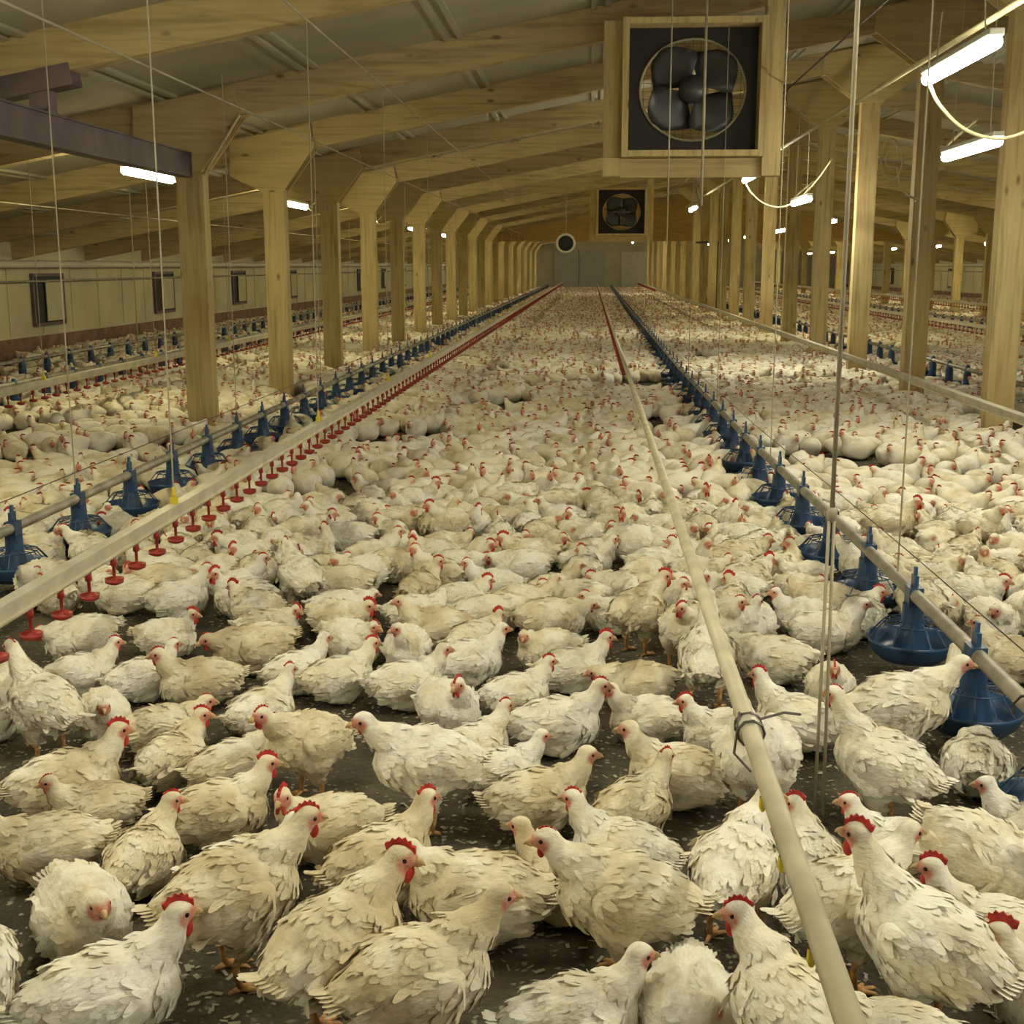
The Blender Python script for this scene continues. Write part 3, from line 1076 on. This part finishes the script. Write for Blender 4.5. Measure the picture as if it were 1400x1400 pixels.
def flaps(V, Fc, count, exclude, flow, rnd, L0=.034, W0=.021, lift=.005):
    """small overlapping feathers laid over a skin; V, Fc: numpy verts and triangle index; returns verts, faces"""
    a, b, c = V[Fc[:, 0]], V[Fc[:, 1]], V[Fc[:, 2]]
    nrm = np.cross(b - a, c - a)
    ar = np.linalg.norm(nrm, axis=1)
    nrm /= ar[:, None] + 1e-12
    ok = ar * (exclude[Fc].max(axis=1) < .05)
    idx = rnd.choice(len(Fc), count, p=ok / ok.sum())
    u = rnd.rand(count, 2)
    u[u.sum(1) > 1] = 1 - u[u.sum(1) > 1]
    P = a[idx] + (b - a)[idx] * u[:, :1] + (c - a)[idx] * u[:, 1:]
    N = nrm[idx]
    D = flow(P)
    D = D - N * (D * N).sum(1)[:, None]
    D /= np.linalg.norm(D, axis=1)[:, None] + 1e-9
    ang = rnd.randn(count) * .25
    B = np.cross(N, D)
    D2 = D * np.cos(ang)[:, None] + B * np.sin(ang)[:, None]
    B = np.cross(N, D2)
    sc = (.7 + .6 * rnd.rand(count))[:, None]
    up = (lift * (.4 + 1.2 * rnd.rand(count)))[:, None]
    rows = [(-.1, .45, -.0035), (.35, .5, .0012), (.75, .42, .0018), (1.0, .16, 0)]
    vs = []
    for t, wd, h in rows:
        h_ = N * (h if t < 1 else 0) + N * up * (t ** 2)
        for s in (-1, 1):
            vs.append(P + D2 * (t * L0) * sc + B * (s * wd * W0) * sc + h_ - N * .0022 * (1 if t > 0 else 0))
        if 0 < t < 1:
            pass
    A = np.stack(vs, axis=1)            # count x 8 x 3
    nv = A.shape[1]
    base = (np.arange(count) * nv)[:, None]
    fs = []
    for r in range(3):
        q = np.array([2 * r, 2 * r + 1, 2 * r + 3, 2 * r + 2])
        fs.append(base + q)
    return A.reshape(-1, 3), np.concatenate(fs)


def add_flaps(me, count, flow, seed, exclude=None, **kw):
    rnd = np.random.RandomState(seed)
    me.calc_loop_triangles()
    V = np.empty(len(me.vertices) * 3)
    me.vertices.foreach_get('co', V)
    V = V.reshape(-1, 3)
    T = np.empty(len(me.loop_triangles) * 3, dtype=np.int64)
    me.loop_triangles.foreach_get('vertices', T)
    T = T.reshape(-1, 3)
    if exclude is None:
        exclude = np.zeros(len(V))
    fv, ff = flaps(V, T, count, np.asarray(exclude), flow, rnd, **kw)
    out = bpy.data.meshes.new(me.name)
    polys = [tuple(p.vertices) for p in me.polygons]
    allv = np.concatenate([V, fv])
    out.from_pydata(allv.tolist(), [], polys + (ff + len(V)).tolist())
    out.polygons.foreach_set('use_smooth', [True] * len(out.polygons))
    at = out.attributes.new('skin', 'FLOAT', 'POINT')
    at.data.foreach_set('value', np.concatenate([exclude, np.zeros(len(fv))]))
    out.materials.append(M['feather'])
    return out


def ruffle(me, amp, freq, seed):
    off = Vector((seed * 3.1, seed * 1.7, 0))
    for v in me.vertices:
        p = v.co * freq + off
        v.co += v.normal * amp * (noise.noise(p) + .5 * noise.noise(p * 2.3))


def make_parts(name, P, seed):
    prims, Mt, Mh = pose_prims(P)
    body = remeshed(prims, .0075, 5)
    body.name = 'hen_body'
    skin = skin_attr(body, Mh)
    co0 = None
    ruf = bpy.data.meshes.new('t')
    # ruffle feathered skin only
    off = Vector((seed * 3.1, seed * 1.7, 0))
    for v, s in zip(body.vertices, skin):
        if s < .05:
            p = v.co * 17 + off
            v.co += v.normal * .007 * (noise.noise(p) + .5 * noise.noise(p * 2.3)) * min(1, (v.co - Mh.translation).length / .1)
        if v.co.z < .004:
            v.co.z = .004
    hd = np.array(Mh.translation)
    sh = np.array(Mt @ Vector((.07, 0, .0)))
    tail = np.array(Mt @ Vector((-.30, 0, .0)))

    def flow(Pn):
        d1 = tail - Pn
        d1 /= np.linalg.norm(d1, axis=1)[:, None]
        d1[:, 2] -= .15
        d2 = (sh - hd)[None, :] + 0 * Pn
        d2 /= np.linalg.norm(d2, axis=1)[:, None]
        w_ = np.linalg.norm(Pn - hd, axis=1)
        w_ = np.clip((w_ - .05) / .10, 0, 1)[:, None]
        return d1 * w_ + d2 * (1 - w_)
    ex = np.array(skin)
    V = np.empty(len(body.vertices) * 3)
    body.vertices.foreach_get('co', V)
    V = V.reshape(-1, 3)
    near = np.linalg.norm(V - hd, axis=1) < .042
    ex2 = np.where(near, 1.0, ex)
    bm2 = add_flaps(body, 800, flow, seed, ex2, L0=.034, W0=.019, lift=.0016)
    # restore true skin values
    at = bm2.attributes['skin']
    vals = np.zeros(len(bm2.vertices))
    vals[:len(ex)] = ex
    at.data.foreach_set('value', vals)
    parts = [('hen_body', bm2)]
    # wings
    for s in (1, -1):
        pr = [((-.005, s * .100, .012), (.085, .020, .052), (0, R(8), s * R(6))),
              ((-.075, s * .088, .006), (.075, .016, .036), (0, R(4), s * R(13))),
              ((-.115, s * .074, .006), (.045, .011, .020), (0, R(0), s * R(16))),
              ((.045, s * .092, .015), (.045, .020, .038), (0, 0, -s * R(10)))]
        wme = remeshed(pr, .0065, 4)
        wfl = lambda Pn: np.tile(np.array([[-1, -.18 * s, -.12]]), (len(Pn), 1))
        w2 = add_flaps(wme, 120, wfl, seed + 5 * s, None, L0=.044, W0=.019, lift=.002)
        # long primaries
        mb = MB()
        for q in range(6):
            x0, z0 = -.045 - .008 * q, .028 - .012 * q
            ln = .108 - .008 * q
            y0 = s * (.106 - .004 * q)
            vs = []
            for t, wd in ((0, .008), (.5, .011), (.85, .010), (1, .003)):
                for g in (-1, 1):
                    vs.append((x0 - ln * t, y0 - s * .045 * t * t + s * .003 * g, z0 - .018 * t + g * wd))
            mb.add(vs, [(0, 1, 3, 2), (2, 3, 5, 4), (4, 5, 7, 6)])
        bmm = bmesh.new()
        bmm.from_mesh(w2)
        tmp = mb.mesh('tmp', M['feather'], True)
        bmm.from_mesh(tmp)
        bmm.to_mesh(w2)
        bmm.free()
        bpy.data.meshes.remove(tmp)
        w2.transform(Mt)
        w2.polygons.foreach_set('use_smooth', [True] * len(w2.polygons))
        w2.name = 'wing'
        parts.append(('wing', w2))
    # tail fan
    mb = MB()
    rr = random.Random(seed)
    lift = P.get('tail', .5)
    for q in range(11):
        a = (q - 5) / 5
        vs = []
        ln = .075 + .012 * rr.random()
        for t, wd in ((0, .010), (.45, .014), (.85, .012), (1, .004)):
            for g in (-1, 1):
                vs.append((-.145 - ln * t * (1 - .15 * abs(a)), a * (.018 + .045 * t) + g * wd, .050 - .028 * abs(a) + lift * .05 * t + .002 * g * a))
        mb.add(vs, [(0, 1, 3, 2), (2, 3, 5, 4), (4, 5, 7, 6)])
    tm = mb.mesh('tail', M['feather'], True)
    tm.transform(Mt)
    parts.append(('tail', tm))
    # comb
    prof = [(-.026, .018), (-.030, .031), (-.020, .036), (-.016, .044), (-.009, .041), (-.002, .049), (.005, .044), (.012, .049), (.017, .041), (.024, .043), (.026, .033), (.035, .031), (.036, .018), (.030, .008), (.014, .018)]
    n = len(prof)
    vs, fs = [], []
    for y, k_ in ((-.0035, 1), (.0035, 1)):
        vs += [(x_, y * (1.3 if z_ < .035 else .5), z_) for x_, z_ in prof]
    fs = [tuple(range(n)), tuple(range(2 * n - 1, n - 1, -1))] + [(k, k + n, (k + 1) % n + n, (k + 1) % n) for k in range(n)]
    cm = MB().add(vs, fs).mesh('comb', M['comb'])
    cm.transform(Mh)
    parts.append(('comb', cm))
    for s in (1, -1):
        wm_ = MB().ell((.022, s * .009, -.030), (.012, .0055, .019), (s * R(8), 0, 0), 10, 7).mesh('wattle', M['comb'], True)
        wm_.transform(Mh)
        parts.append(('wattle', wm_))
    bk = MB().tube([(.036, 0, .002), (.046, 0, .001), (.056, 0, -.003), (.063, 0, -.009)], [.0105, .0085, .0055, .001], 8)
    bk.tube([(.036, 0, -.007), (.046, 0, -.009), (.055, 0, -.0105)], [.008, .006, .001], 8)
    bk = bk.mesh('beak', M['beak'], True)
    bk.transform(Mh)
    parts.append(('beak', bk))
    for s in (1, -1):
        em = MB().ell((.017, s * .0225, .0065), (.0066, .0036, .0062), None, 10, 7).mesh('eye', M['eye'], True)
        em.transform(Mh)
        parts.append(('eye', em))
    if P.get('stand'):
        z = P['z']
        for s in (1, -1):
            ft = MB()
            bx, by = -.008, s * .062
            lg = MB().tube([(0, by, z - .125), (-.016, by, .075), (-.018, by, .066), (bx, by, .012)], [.014, .0095, .0095, .0085], 8)
            parts.append(('leg', lg.mesh('leg', M['leg'], True)))
            for ang, ln in ((-28, .06), (0, .07), (28, .058), (180, .03)):
                a = R(ang)
                c, sn = math.cos(a), math.sin(a)
                ft.tube([(bx, by, .013), (bx + ln * .45 * c, by + ln * .45 * sn, .010), (bx + ln * .85 * c, by + ln * .85 * sn, .006), (bx + ln * c, by + ln * sn, .002)],
                        [.0085, .0065, .0055, .0015], 6)
            parts.append(('foot', ft.mesh('foot', M['leg'], True)))
    elif name in ('sit', 'low'):
        pass
    return parts


HEN = {k: make_parts(k, P, 11 + 7 * i) for i, (k, P) in enumerate(POSES.items())}


HS = .745


def add_hen(x, y, rz, pose, scale=1.0, comb=1.0, full=True, label='', group=None, tone=.5):
    e = empty('hen', (x, y, 0))
    e.rotation_euler = (0, 0, rz)
    e.scale = (scale * HS,) * 3
    tag(e, label, 'hen', group)
    colr = (tone, rng.random(), 0, 1)
    leg = None
    for nm, me in HEN[pose]:
        if not full and nm in ('eye', 'tail', 'foot') and nm != 'comb':
            if not (nm == 'foot' and full):
                if nm != 'tail':
                    continue
        o = link(nm, me, leg if nm == 'foot' and leg else e)
        o.color = colr
        if nm == 'leg':
            leg = o
        comb_ = comb * 1.0
        if nm in ('comb', 'wattle'):
            Mh = pose_prims(POSES[pose])[2]
            c = Mh @ Vector((.01, 0, .012 if nm == 'comb' else -.016))
            o.scale = (comb_,) * 3
            o.location = c * (1 - comb_)
    if 'bare red flank' in label:
        build(MB().ell((-.075, .104, .088), (.040, .012, .022), (0, .5, .22), 14, 9), 'bare_patch', M['bare'], e, smooth=True)
    if 'bare pink thighs' in label:
        for s in (1, -1):
            build(MB().ell((-.052, s * .062, .135), (.022, .026, .042), (0, .3, 0), 14, 9), 'bare_patch', M['bare'], e, smooth=True)
    return e


# hand placed birds of the foreground: body centre in the picture, screen heading (0 right, 90 away, 180 left, 270 to the camera), pose, size, comb, label
HANDS = [
 (120, 1245, 285, 'rest', 1.08, .6, 'round white hen huddled face to the camera in the lower left'),
 (298, 1240, 14, 'stand', 1.12, 1.0, 'large yellowish hen standing sideways with long tail, lower left'),
 (335, 1190, 8, 'sit', .95, .9, 'white hen half hidden behind the large standing hen of the lower left'),
 (200, 1168, 62, 'sit_right', .95, .9, 'white hen seen from behind looking right, left of the dirty-winged sitter'),
 (290, 1118, 8, 'sit', 1.0, 1.1, 'white hen with dirty wing lying sideways, red comb up, facing right'),
 (68, 1158, 172, 'rest', 1.0, .7, 'greyish hen sitting sideways at the left edge looking left'),
 (95, 1070, 8, 'sit', 1.1, 1.1, 'long grey hen lying sideways near the left edge with head to the right'),
 (130, 1105, 188, 'sit', .85, .8, 'small hen facing left in front of the long grey one'),
 (235, 1040, 50, 'sit_right', .95, 1.0, 'dirty brown-bellied hen with raised tail and red comb'),
 (318, 1048, 22, 'sit', .95, .9, 'yellow-flanked hen left of the white standing one'),
 (420, 1018, 215, 'stand', .98, .9, 'clean white hen standing on yellow legs, facing front left'),
 (338, 975, 40, 'sit', .95, .9, 'hen behind the white standing one, head turned to the dark gap'),
 (228, 992, 4, 'rest', .95, .8, 'grey-backed hen lying sideways with pink face to the right'),
 (150, 985, 272, 'rest', .92, .7, 'hen facing straight at the camera with narrow red face, left side'),
 (72, 965, 128, 'tall', 1.0, .8, 'tall stretched hen standing under the white drinker pipe'),
 (128, 928, 4, 'sit', .9, .9, 'hen right of the tall one below the red cups'),
 (185, 925, 20, 'sit', .9, .8, 'hen sitting beside the dark patch below the drinker'),
 (265, 928, 188, 'sit', 1.0, .9, 'hen with grey back facing left beside the dark patch'),
 (345, 885, 195, 'low', 1.1, .8, 'broad grey-white hen with lowered head behind the left facing hen'),
 (228, 872, 330, 'sit', .9, 1.1, 'red-combed hen among the birds right of the third red cup'),
 (412, 922, 28, 'sit', .9, .6, 'left one of two white hens resting side by side'),
 (468, 928, 22, 'sit', .95, 1.0, 'right one of two white hens resting side by side'),
 (545, 930, 10, 'sit', .98, .6, 'pale-faced white hen sitting at the edge of the bare litter'),
 (640, 904, 14, 'sit', .98, .5, 'neat white hen with upright neck looking right'),
 (612, 965, 300, 'sit_right', 1.0, 1.0, 'plump white hen with chest to the camera and red face turned left'),
 (650, 1022, 38, 'sit', .92, .9, 'hen with red comb rising behind the fluffy standing hen'),
 (588, 1050, 192, 'stand', 1.08, .6, 'fluffy white hen standing left with ruffled tail, centre'),
 (690, 1056, 18, 'sit', .85, .5, 'hen with dark pink face just right of the fluffy hen'),
 (735, 1095, 14, 'sit', 1.02, .5, 'slim brownish hen sitting sideways with pale beak to the right'),
 (768, 990, 10, 'sit', 1.05, .9, 'long white hen lying sideways in the middle looking right'),
 (855, 1098, 48, 'sit', .95, .9, 'speckled hen seen from behind with red face to the right'),
 (850, 1165, 158, 'sit', 1.0, .9, 'hen with bare red flank and ragged raised tail'),
 (932, 1062, 172, 'sit', 1.05, .5, 'hen with brown soiled rump looking left'),
 (900, 992, 196, 'sit', .9, .5, 'small pale-faced hen looking left in the centre right'),
 (968, 992, 190, 'sit', .92, 1.0, 'red-combed hen looking left beside the cream pipe'),
 (1030, 1035, 250, 'tall', 1.12, .8, 'big hen standing behind the cream pipe on orange feet'),
 (783, 915, 18, 'sit', .95, 1.1, 'white hen with bright red comb looking right, middle of the picture'),
 (706, 950, 22, 'sit', .9, 1.0, 'two-tone hen left of the long white one, red comb'),
 (878, 935, 190, 'low', .95, .6, 'grey-backed hen with head down left of the tall rear view'),
 (955, 900, 88, 'tall', 1.05, .5, 'tall hen seen from behind, just left of the cream pipe'),
 (872, 836, 50, 'stand_right', 1.0, 1.1, 'dirty-bellied hen standing with bright red comb'),
 (592, 858, 190, 'sit', 1.0, .6, 'yellow-winged hen facing left behind the bare litter'),
 (750, 842, 12, 'low', 1.08, .6, 'broad yellowish hen lying in the centre of the flock'),
 (1058, 900, 160, 'low', 1.05, .6, 'white hen resting between cream pipe and hanging rope'),
 (1215, 965, 12, 'stand', 1.12, .5, 'large hen striding by the blue feeder pans'),
 (1208, 1052, 165, 'tall', 1.05, .8, 'white hen standing with long neck to the left of the rope'),
 (1335, 1045, 92, 'sleep', 1.0, .5, 'ball-shaped ruffled hen seen from behind near the right edge'),
 (1132, 862, 8, 'sit', 1.0, .6, 'white hen with tail raised left of the blue pans'),
 (1098, 990, 150, 'sit', 1.05, 1.0, 'red-faced hen behind the double rope looking left'),
 (1135, 938, 275, 'sit', .9, 1.0, 'hen with narrow red face seen from the front right of the rope'),
 (1005, 1190, 72, 'stand_right', 1.05, .6, 'hen seen from behind with bare pink thighs'),
 (868, 1262, 184, 'stand', 1.08, .8, 'grey-necked hen with pointed comb facing left, lower centre'),
 (772, 1212, 150, 'sit', .98, .6, 'ruffled hen with soiled back looking left'),
 (655, 1222, 168, 'rest', 1.2, .5, 'large shaded hen with white wing edge looking left'),
 (455, 1128, 190, 'sit_left', 1.0, 1.1, 'yellowish hen with curled red comb and wattles'),
 (520, 1180, 35, 'sit', 1.08, 1.0, 'hen behind the speckled one with red comb to the right'),
 (470, 1305, 42, 'stand_right', 1.15, 1.1, 'big speckled hen standing in the foreground, tail hanging down'),
 (655, 1345, 20, 'stand', 1.1, .5, 'brownish hen at the bottom centre with upright neck'),
 (765, 1390, 18, 'sit', 1.0, .4, 'pale-faced hen with no comb at the bottom edge'),
 (902, 1348, 268, 'sleep', 1.0, .4, 'smooth oval white hen asleep at the bottom'),
 (1078, 1372, 125, 'stand_left', 1.08, 1.0, 'hen close to the cream pipe with head turned left, bottom edge'),
 (1165, 1245, 40, 'stand', 1.05, .5, 'white hen seen from behind right of the cream pipe'),
 (1262, 1318, 160, 'tall', 1.12, 1.1, 'big white hen with red comb and wattles looking left, lower right'),
 (1365, 1280, 172, 'sit', 1.08, 1.1, 'hen with red head behind the big one of the lower right'),
 (1425, 1385, 182, 'sit', 1.05, 1.3, 'dark-red-combed hen peeping in at the lower right corner'),
 (1212, 1165, 178, 'sit', .95, .9, 'white hen with upright ragged tail right of the pipe'),
 (1128, 1180, 100, 'sit_left', .95, 1.1, 'red-headed hen squeezed behind the cream pipe'),
 (1345, 1180, 338, 'peck', 1.05, .8, 'hen with raised tail and lowered head near the right edge'),
 (1415, 1140, 178, 'sit', .95, .5, 'hen looking left at the right edge above the pecking one'),
 (130, 1355, 10, 'sit', 1.15, 1.1, 'hen lying at the lower left corner with red comb to the right'),
 (-12, 1320, 95, 'stand', 1.05, .6, 'white hen cut by the left edge with one foot out'),
 (-18, 975, 60, 'sit', 1.05, .6, 'white hen cut by the left edge below the drinker cups'),
 (1205, 1398, 185, 'sit', 1.0, .7, 'white-backed hen at the bottom right of the cream pipe'),
 (1310, 945, 100, 'sit', .95, .6, 'white hen under the grey feeder pipe among black wires'),
 (1385, 900, 170, 'sit', 1.0, .8, 'hen beyond the grey feeder pipe at the right edge'),
 (575, 805, 58, 'sit_right', .95, 1.0, 'hen with scruffy back left of the broad yellowish one'),
 (720, 772, 186, 'low', .98, .5, 'hen with lowered head in the middle of the flock'),
 (788, 768, 10, 'sit', .98, .6, 'white hen looking right beside the dark gap in the flock'),
 (765, 708, 188, 'sit', .95, .7, 'hen looking left above the dark gap in the flock'),
 (868, 745, 352, 'low', 1.2, .9, 'very long white hen lying in front of the cream pipe'),
 (752, 806, 22, 'sit', .9, .6, 'small hen behind the broad yellowish one'),
 (682, 802, 180, 'sit', .9, .9, 'hen with red face to the left, row behind the neat upright one'),
 (512, 762, 14, 'sit', 1.0, .9, 'hen lying sideways right of the drinker, head to the right'),
 (250, 818, 18, 'sit', 1.0, .9, 'white hen below the pale drinker pipe looking right'),
 (110, 870, 200, 'low', 1.0, .8, 'white hen right under the red drinker cups'),
 (325, 800, 20, 'sit', .95, .9, 'hen with red face below the row of red cups'),
 (465, 830, 15, 'low', .95, .6, 'white hen dozing left of the bare litter'),
 (1085, 840, 200, 'sit', .9, .8, 'hen behind the double rope, head down left'),
]
hens = []          # x, y, rz, pose, scale, comb, label
for px, py, th, pose, sc, cb_, lab in HANDS:
    hz = (.22 if POSES[pose].get('stand') else .115) * sc * HS
    x, y = unproj(px, py, hz)
    # heading on screen is turned into heading on the ground along the line of sight
    view = math.atan2(y, x) - math.pi / 2
    hens.append([x, y, R(th) + view, pose, sc, cb_, lab])
NH = len(hens)

# fill the flock behind
OBST = [(PL, FR0 + FRS * k, .17) for k in range(NFR)] + [(PR, FR0 + FRS * k, .17) for k in range(-1, NFR)] + [(PRR, FR0 + FRS * k, .17) for k in range(NFR)]


def blocked(x, y):
    if abs(x + 2.57) < .22 and y > 3.5 and ((y - 4.58 + .36) % .72 - .36) ** 2 + (x + 2.57) ** 2 < .205 ** 2:
        return True
    fxr = float(np.interp(y, [p[0] for p in RPATH], [p[1] for p in RPATH]))
    if y > 2.4 and ((y - 2.98 + .35) % .70 - .35) ** 2 + (x - fxr) ** 2 < .205 ** 2:
        return True
    if (x - 3.85) ** 2 + (y - 38.6) ** 2 < .16:
        return True
    for ox, oy, r in OBST:
        if abs(y - oy) < .4 and abs(x - ox) < .4 and (x - ox) ** 2 + (y - oy) ** 2 < (r + .12) ** 2:
            return True
    for xf in (-5.7, -7.0, 4.25, 8.2):
        if abs(x - xf) < .12:
            return True
    return False


def spots(cell, jit, ymax=78.5):
    out = []
    row = 0
    y = 1.6
    while y < ymax:
        xm0, xm1 = max(XL + .25, -.40 * y - 1.2), min(XR - .25, .36 * y + 1.2)
        x = math.ceil(xm0 / cell) * cell + (row % 2) * cell / 2
        while x < xm1:
            out.append((x + rng.uniform(-jit, jit), y + rng.uniform(-jit, jit)))
            x += cell
        y += cell * .866
        row += 1
    return out


cand = []
for x, y in spots(.245, .055):
    p = proj(x, y, .1)
    if p is None or blocked(x, y):
        continue
    if p[0] < -90 or p[0] > 1490:
        continue
    # bare litter in the foreground stays bare: only the photo's own birds stand there
    lim = 925 - 0.18 * abs(p[0] - 700) if p[0] < 1000 else 850
    if p[1] > lim:
        continue
    if any((x - h[0]) ** 2 + (y - h[1]) ** 2 < .195 ** 2 for h in hens):
        continue
    if noise.noise(Vector((x * .9, y * .7, 3.3))) > .42 and y < 22:
        continue
    cand.append((x, y))
cand.sort(key=lambda c: c[1] * c[1] + c[0] ** 2)
near, rest = cand[:300 - NH], cand[300 - NH:]
PW = [('rest', 7), ('rest_left', 5), ('rest_right', 5), ('sit', 3), ('sit_left', 2), ('sit_right', 2), ('low', 5), ('sit_back', 2), ('sleep', 2), ('stand', 1), ('stand_left', .7), ('stand_right', .7)]
for x, y in near:
    pose = rng.choices([p[0] for p in PW], [p[1] for p in PW])[0]
    hens.append([x, y, rng.uniform(0, 2 * math.pi), pose, rng.uniform(.9, 1.06), rng.choice([.5, .7, .9, 1.0, 1.15]), None])

# push apart birds that would stand inside one another
A = np.array([[h[0], h[1], h[2]] for h in hens])
for it in range(70):
    c, s_ = np.cos(A[:, 2]), np.sin(A[:, 2])
    move = np.zeros((len(A), 2))
    pts = [(A[:, 0] + o_ * c, A[:, 1] + o_ * s_) for o_ in (-.08, .0, .07)]
    for pa in pts:
        for pb in pts:
            dx = pa[0][:, None] - pb[0][None, :]
            dy = pa[1][:, None] - pb[1][None, :]
            d = np.sqrt(dx * dx + dy * dy) + 1e-6
            np.fill_diagonal(d, 9)
            ov = np.clip(.155 - d, 0, None)
            move[:, 0] += (dx / d * ov).sum(1)
            move[:, 1] += (dy / d * ov).sum(1)
    wgt = np.where(np.arange(len(A)) < NH, .05, .22)[:, None]
    A[:, :2] += np.clip(move * wgt, -.02, .02)
for h, a in zip(hens, A):
    h[0], h[1] = float(a[0]), float(a[1])

WAY = {0: 'facing right', 1: 'facing away', 2: 'facing left', 3: 'facing front'}
PTXT = {'rest': 'resting', 'rest_left': 'resting, head turned left', 'rest_right': 'resting, head turned right', 'sit': 'sitting', 'sit_left': 'sitting, head turned left', 'sit_right': 'sitting, head turned right', 'low': 'lying with low head', 'sit_back': 'sitting, looking back',
        'sleep': 'asleep', 'stand': 'standing', 'stand_left': 'standing, head turned left', 'stand_right': 'standing, head turned right', 'tall': 'standing tall', 'peck': 'pecking'}


def zone(x, y):
    if x < -3.3:
        return 'beyond the left posts'
    if x < -2.57:
        return 'between posts and left feeder'
    if x < -1.69:
        return 'between left feeder and drinker'
    if x < .36:
        return 'between drinker and cream pipe'
    if x < 1.14:
        return 'between cream pipe and right feeder'
    return 'right of the right feeder'


order = sorted(range(NH, len(hens)), key=lambda i: hens[i][1])
rank = {}
for i in order:
    z_ = zone(hens[i][0], hens[i][1])
    rank.setdefault(z_, []).append(i)
ROWS = ['front rows', 'middle rows', 'rear rows']
for i, h in enumerate(hens):
    x, y, rz, pose, sc, cb_, lab = h
    if lab is None:
        z_ = zone(x, y)
        m = rank[z_]
        j = m.index(i)
        band = ROWS[min(2, j * 3 // max(1, len(m)))]
        view = math.atan2(y, x) - math.pi / 2
        q = int(((rz - view) % (2 * math.pi) + math.pi / 4) // (math.pi / 2)) % 4
        lab = f'white hen {WAY[q]}, {PTXT[pose]}, {z_}, {band}'
        grp = f'hens {z_}, {band}, {WAY[q]}, {PTXT[pose]}'
    else:
        grp = 'hens of the foreground'
    add_hen(x, y, rz, pose, sc, cb_, full=(i < NH or y < 5.2), label=lab, group=grp, tone=rng.uniform(.1, .9) if i >= NH else
            (rng.uniform(0, .2) if any(w_ in lab for w_ in ('dirty', 'brown', 'grey', 'yellow', 'shaded', 'soiled', 'speckled')) else rng.uniform(.55, .95)))  # the shaded hen gets its shade as a darker feather tone

# the rest of the flock, thousands of birds to the far wall
LOD = []
for pose, vox, dec in (('rest', .020, .30), ('rest_left', .020, .30), ('low', .020, .30), ('sit', .020, .32), ('rest', .026, .16), ('low', .026, .16), ('rest_right', .026, .16)):
    prims, Mt, Mh = pose_prims(POSES[pose])
    me = remeshed(prims, vox, 2, dec)
    vals = skin_attr(me, Mh, .002)
    me.calc_loop_triangles()
    V = np.empty(len(me.vertices) * 3)
    me.vertices.foreach_get('co', V)
    V = V.reshape(-1, 3)
    T = np.empty(len(me.loop_triangles) * 3, dtype=np.int64)
    me.loop_triangles.foreach_get('vertices', T)
    T = T.reshape(-1, 3)
    cbv = np.array([tuple(Mh @ Vector(p)) for p in ((-.03, 0, .022), (-.015, .004, .036), (.01, .004, .043), (.036, 0, .024), (-.015, -.004, .036), (.01, -.004, .043), (.02, .012, -.038), (.02, -.012, -.038), (.065, 0, -.006), (.035, 0, -.02))])
    cbf = np.array([(0, 1, 2), (0, 2, 3), (0, 5, 4), (0, 3, 5), (1, 4, 2), (4, 5, 2), (2, 5, 3), (6, 8, 9), (7, 9, 8), (6, 9, 7), (6, 7, 8)])
    vals = np.concatenate([vals, np.full(len(cbv), 2.0)])
    T = np.concatenate([T, cbf + len(V)])
    V = np.concatenate([V, cbv])
    LOD.append((V, T, vals))
    bpy.data.meshes.remove(me)
HIc, LOc = [0, 0, 1, 1, 2, 2, 3], [4, 4, 5, 6]
VV, TT, SS, TN = [], [], [], []
off = 0
for x, y in rest:
    lod = LOD[rng.choice(HIc if y < 26 else LOc)]
    rz = rng.uniform(0, 2 * math.pi)
    sc = rng.uniform(.9, 1.08) * HS
    c, s_ = math.cos(rz) * sc, math.sin(rz) * sc
    V = lod[0]
    W = np.empty_like(V)
    W[:, 0] = V[:, 0] * c - V[:, 1] * s_ + x
    W[:, 1] = V[:, 0] * s_ + V[:, 1] * c + y
    W[:, 2] = V[:, 2] * sc
    VV.append(W)
    TT.append(lod[1] + off)
    SS.append(lod[2])
    TN.append(np.full(len(V), rng.uniform(.1, .9)))
    off += len(V)
VV, TT, SS, TN = np.concatenate(VV), np.concatenate(TT), np.concatenate(SS), np.concatenate(TN)
me = bpy.data.meshes.new('flock')
me.vertices.add(len(VV))
me.vertices.foreach_set('co', VV.ravel())
me.loops.add(len(TT) * 3)
me.loops.foreach_set('vertex_index', TT.ravel())
me.polygons.add(len(TT))
me.polygons.foreach_set('loop_start', np.arange(len(TT)) * 3)
me.polygons.foreach_set('loop_total', np.full(len(TT), 3))
me.polygons.foreach_set('use_smooth', np.ones(len(TT), dtype=bool))
for nm, arr in (('skin', SS), ('tone', TN)):
    a = me.attributes.new(nm, 'FLOAT', 'POINT')
    a.data.foreach_set('value', arr.astype(np.float32))
me.materials.append(M['flock'])
me.update(calc_edges=True)
fo = link('hen_flock', me)
tag(fo, 'dense flock of white hens filling the shed to the far wall', 'flock of hens', kind='stuff')
print('FLOCK', len(rest), 'tris', len(TT), 'near', len(hens))
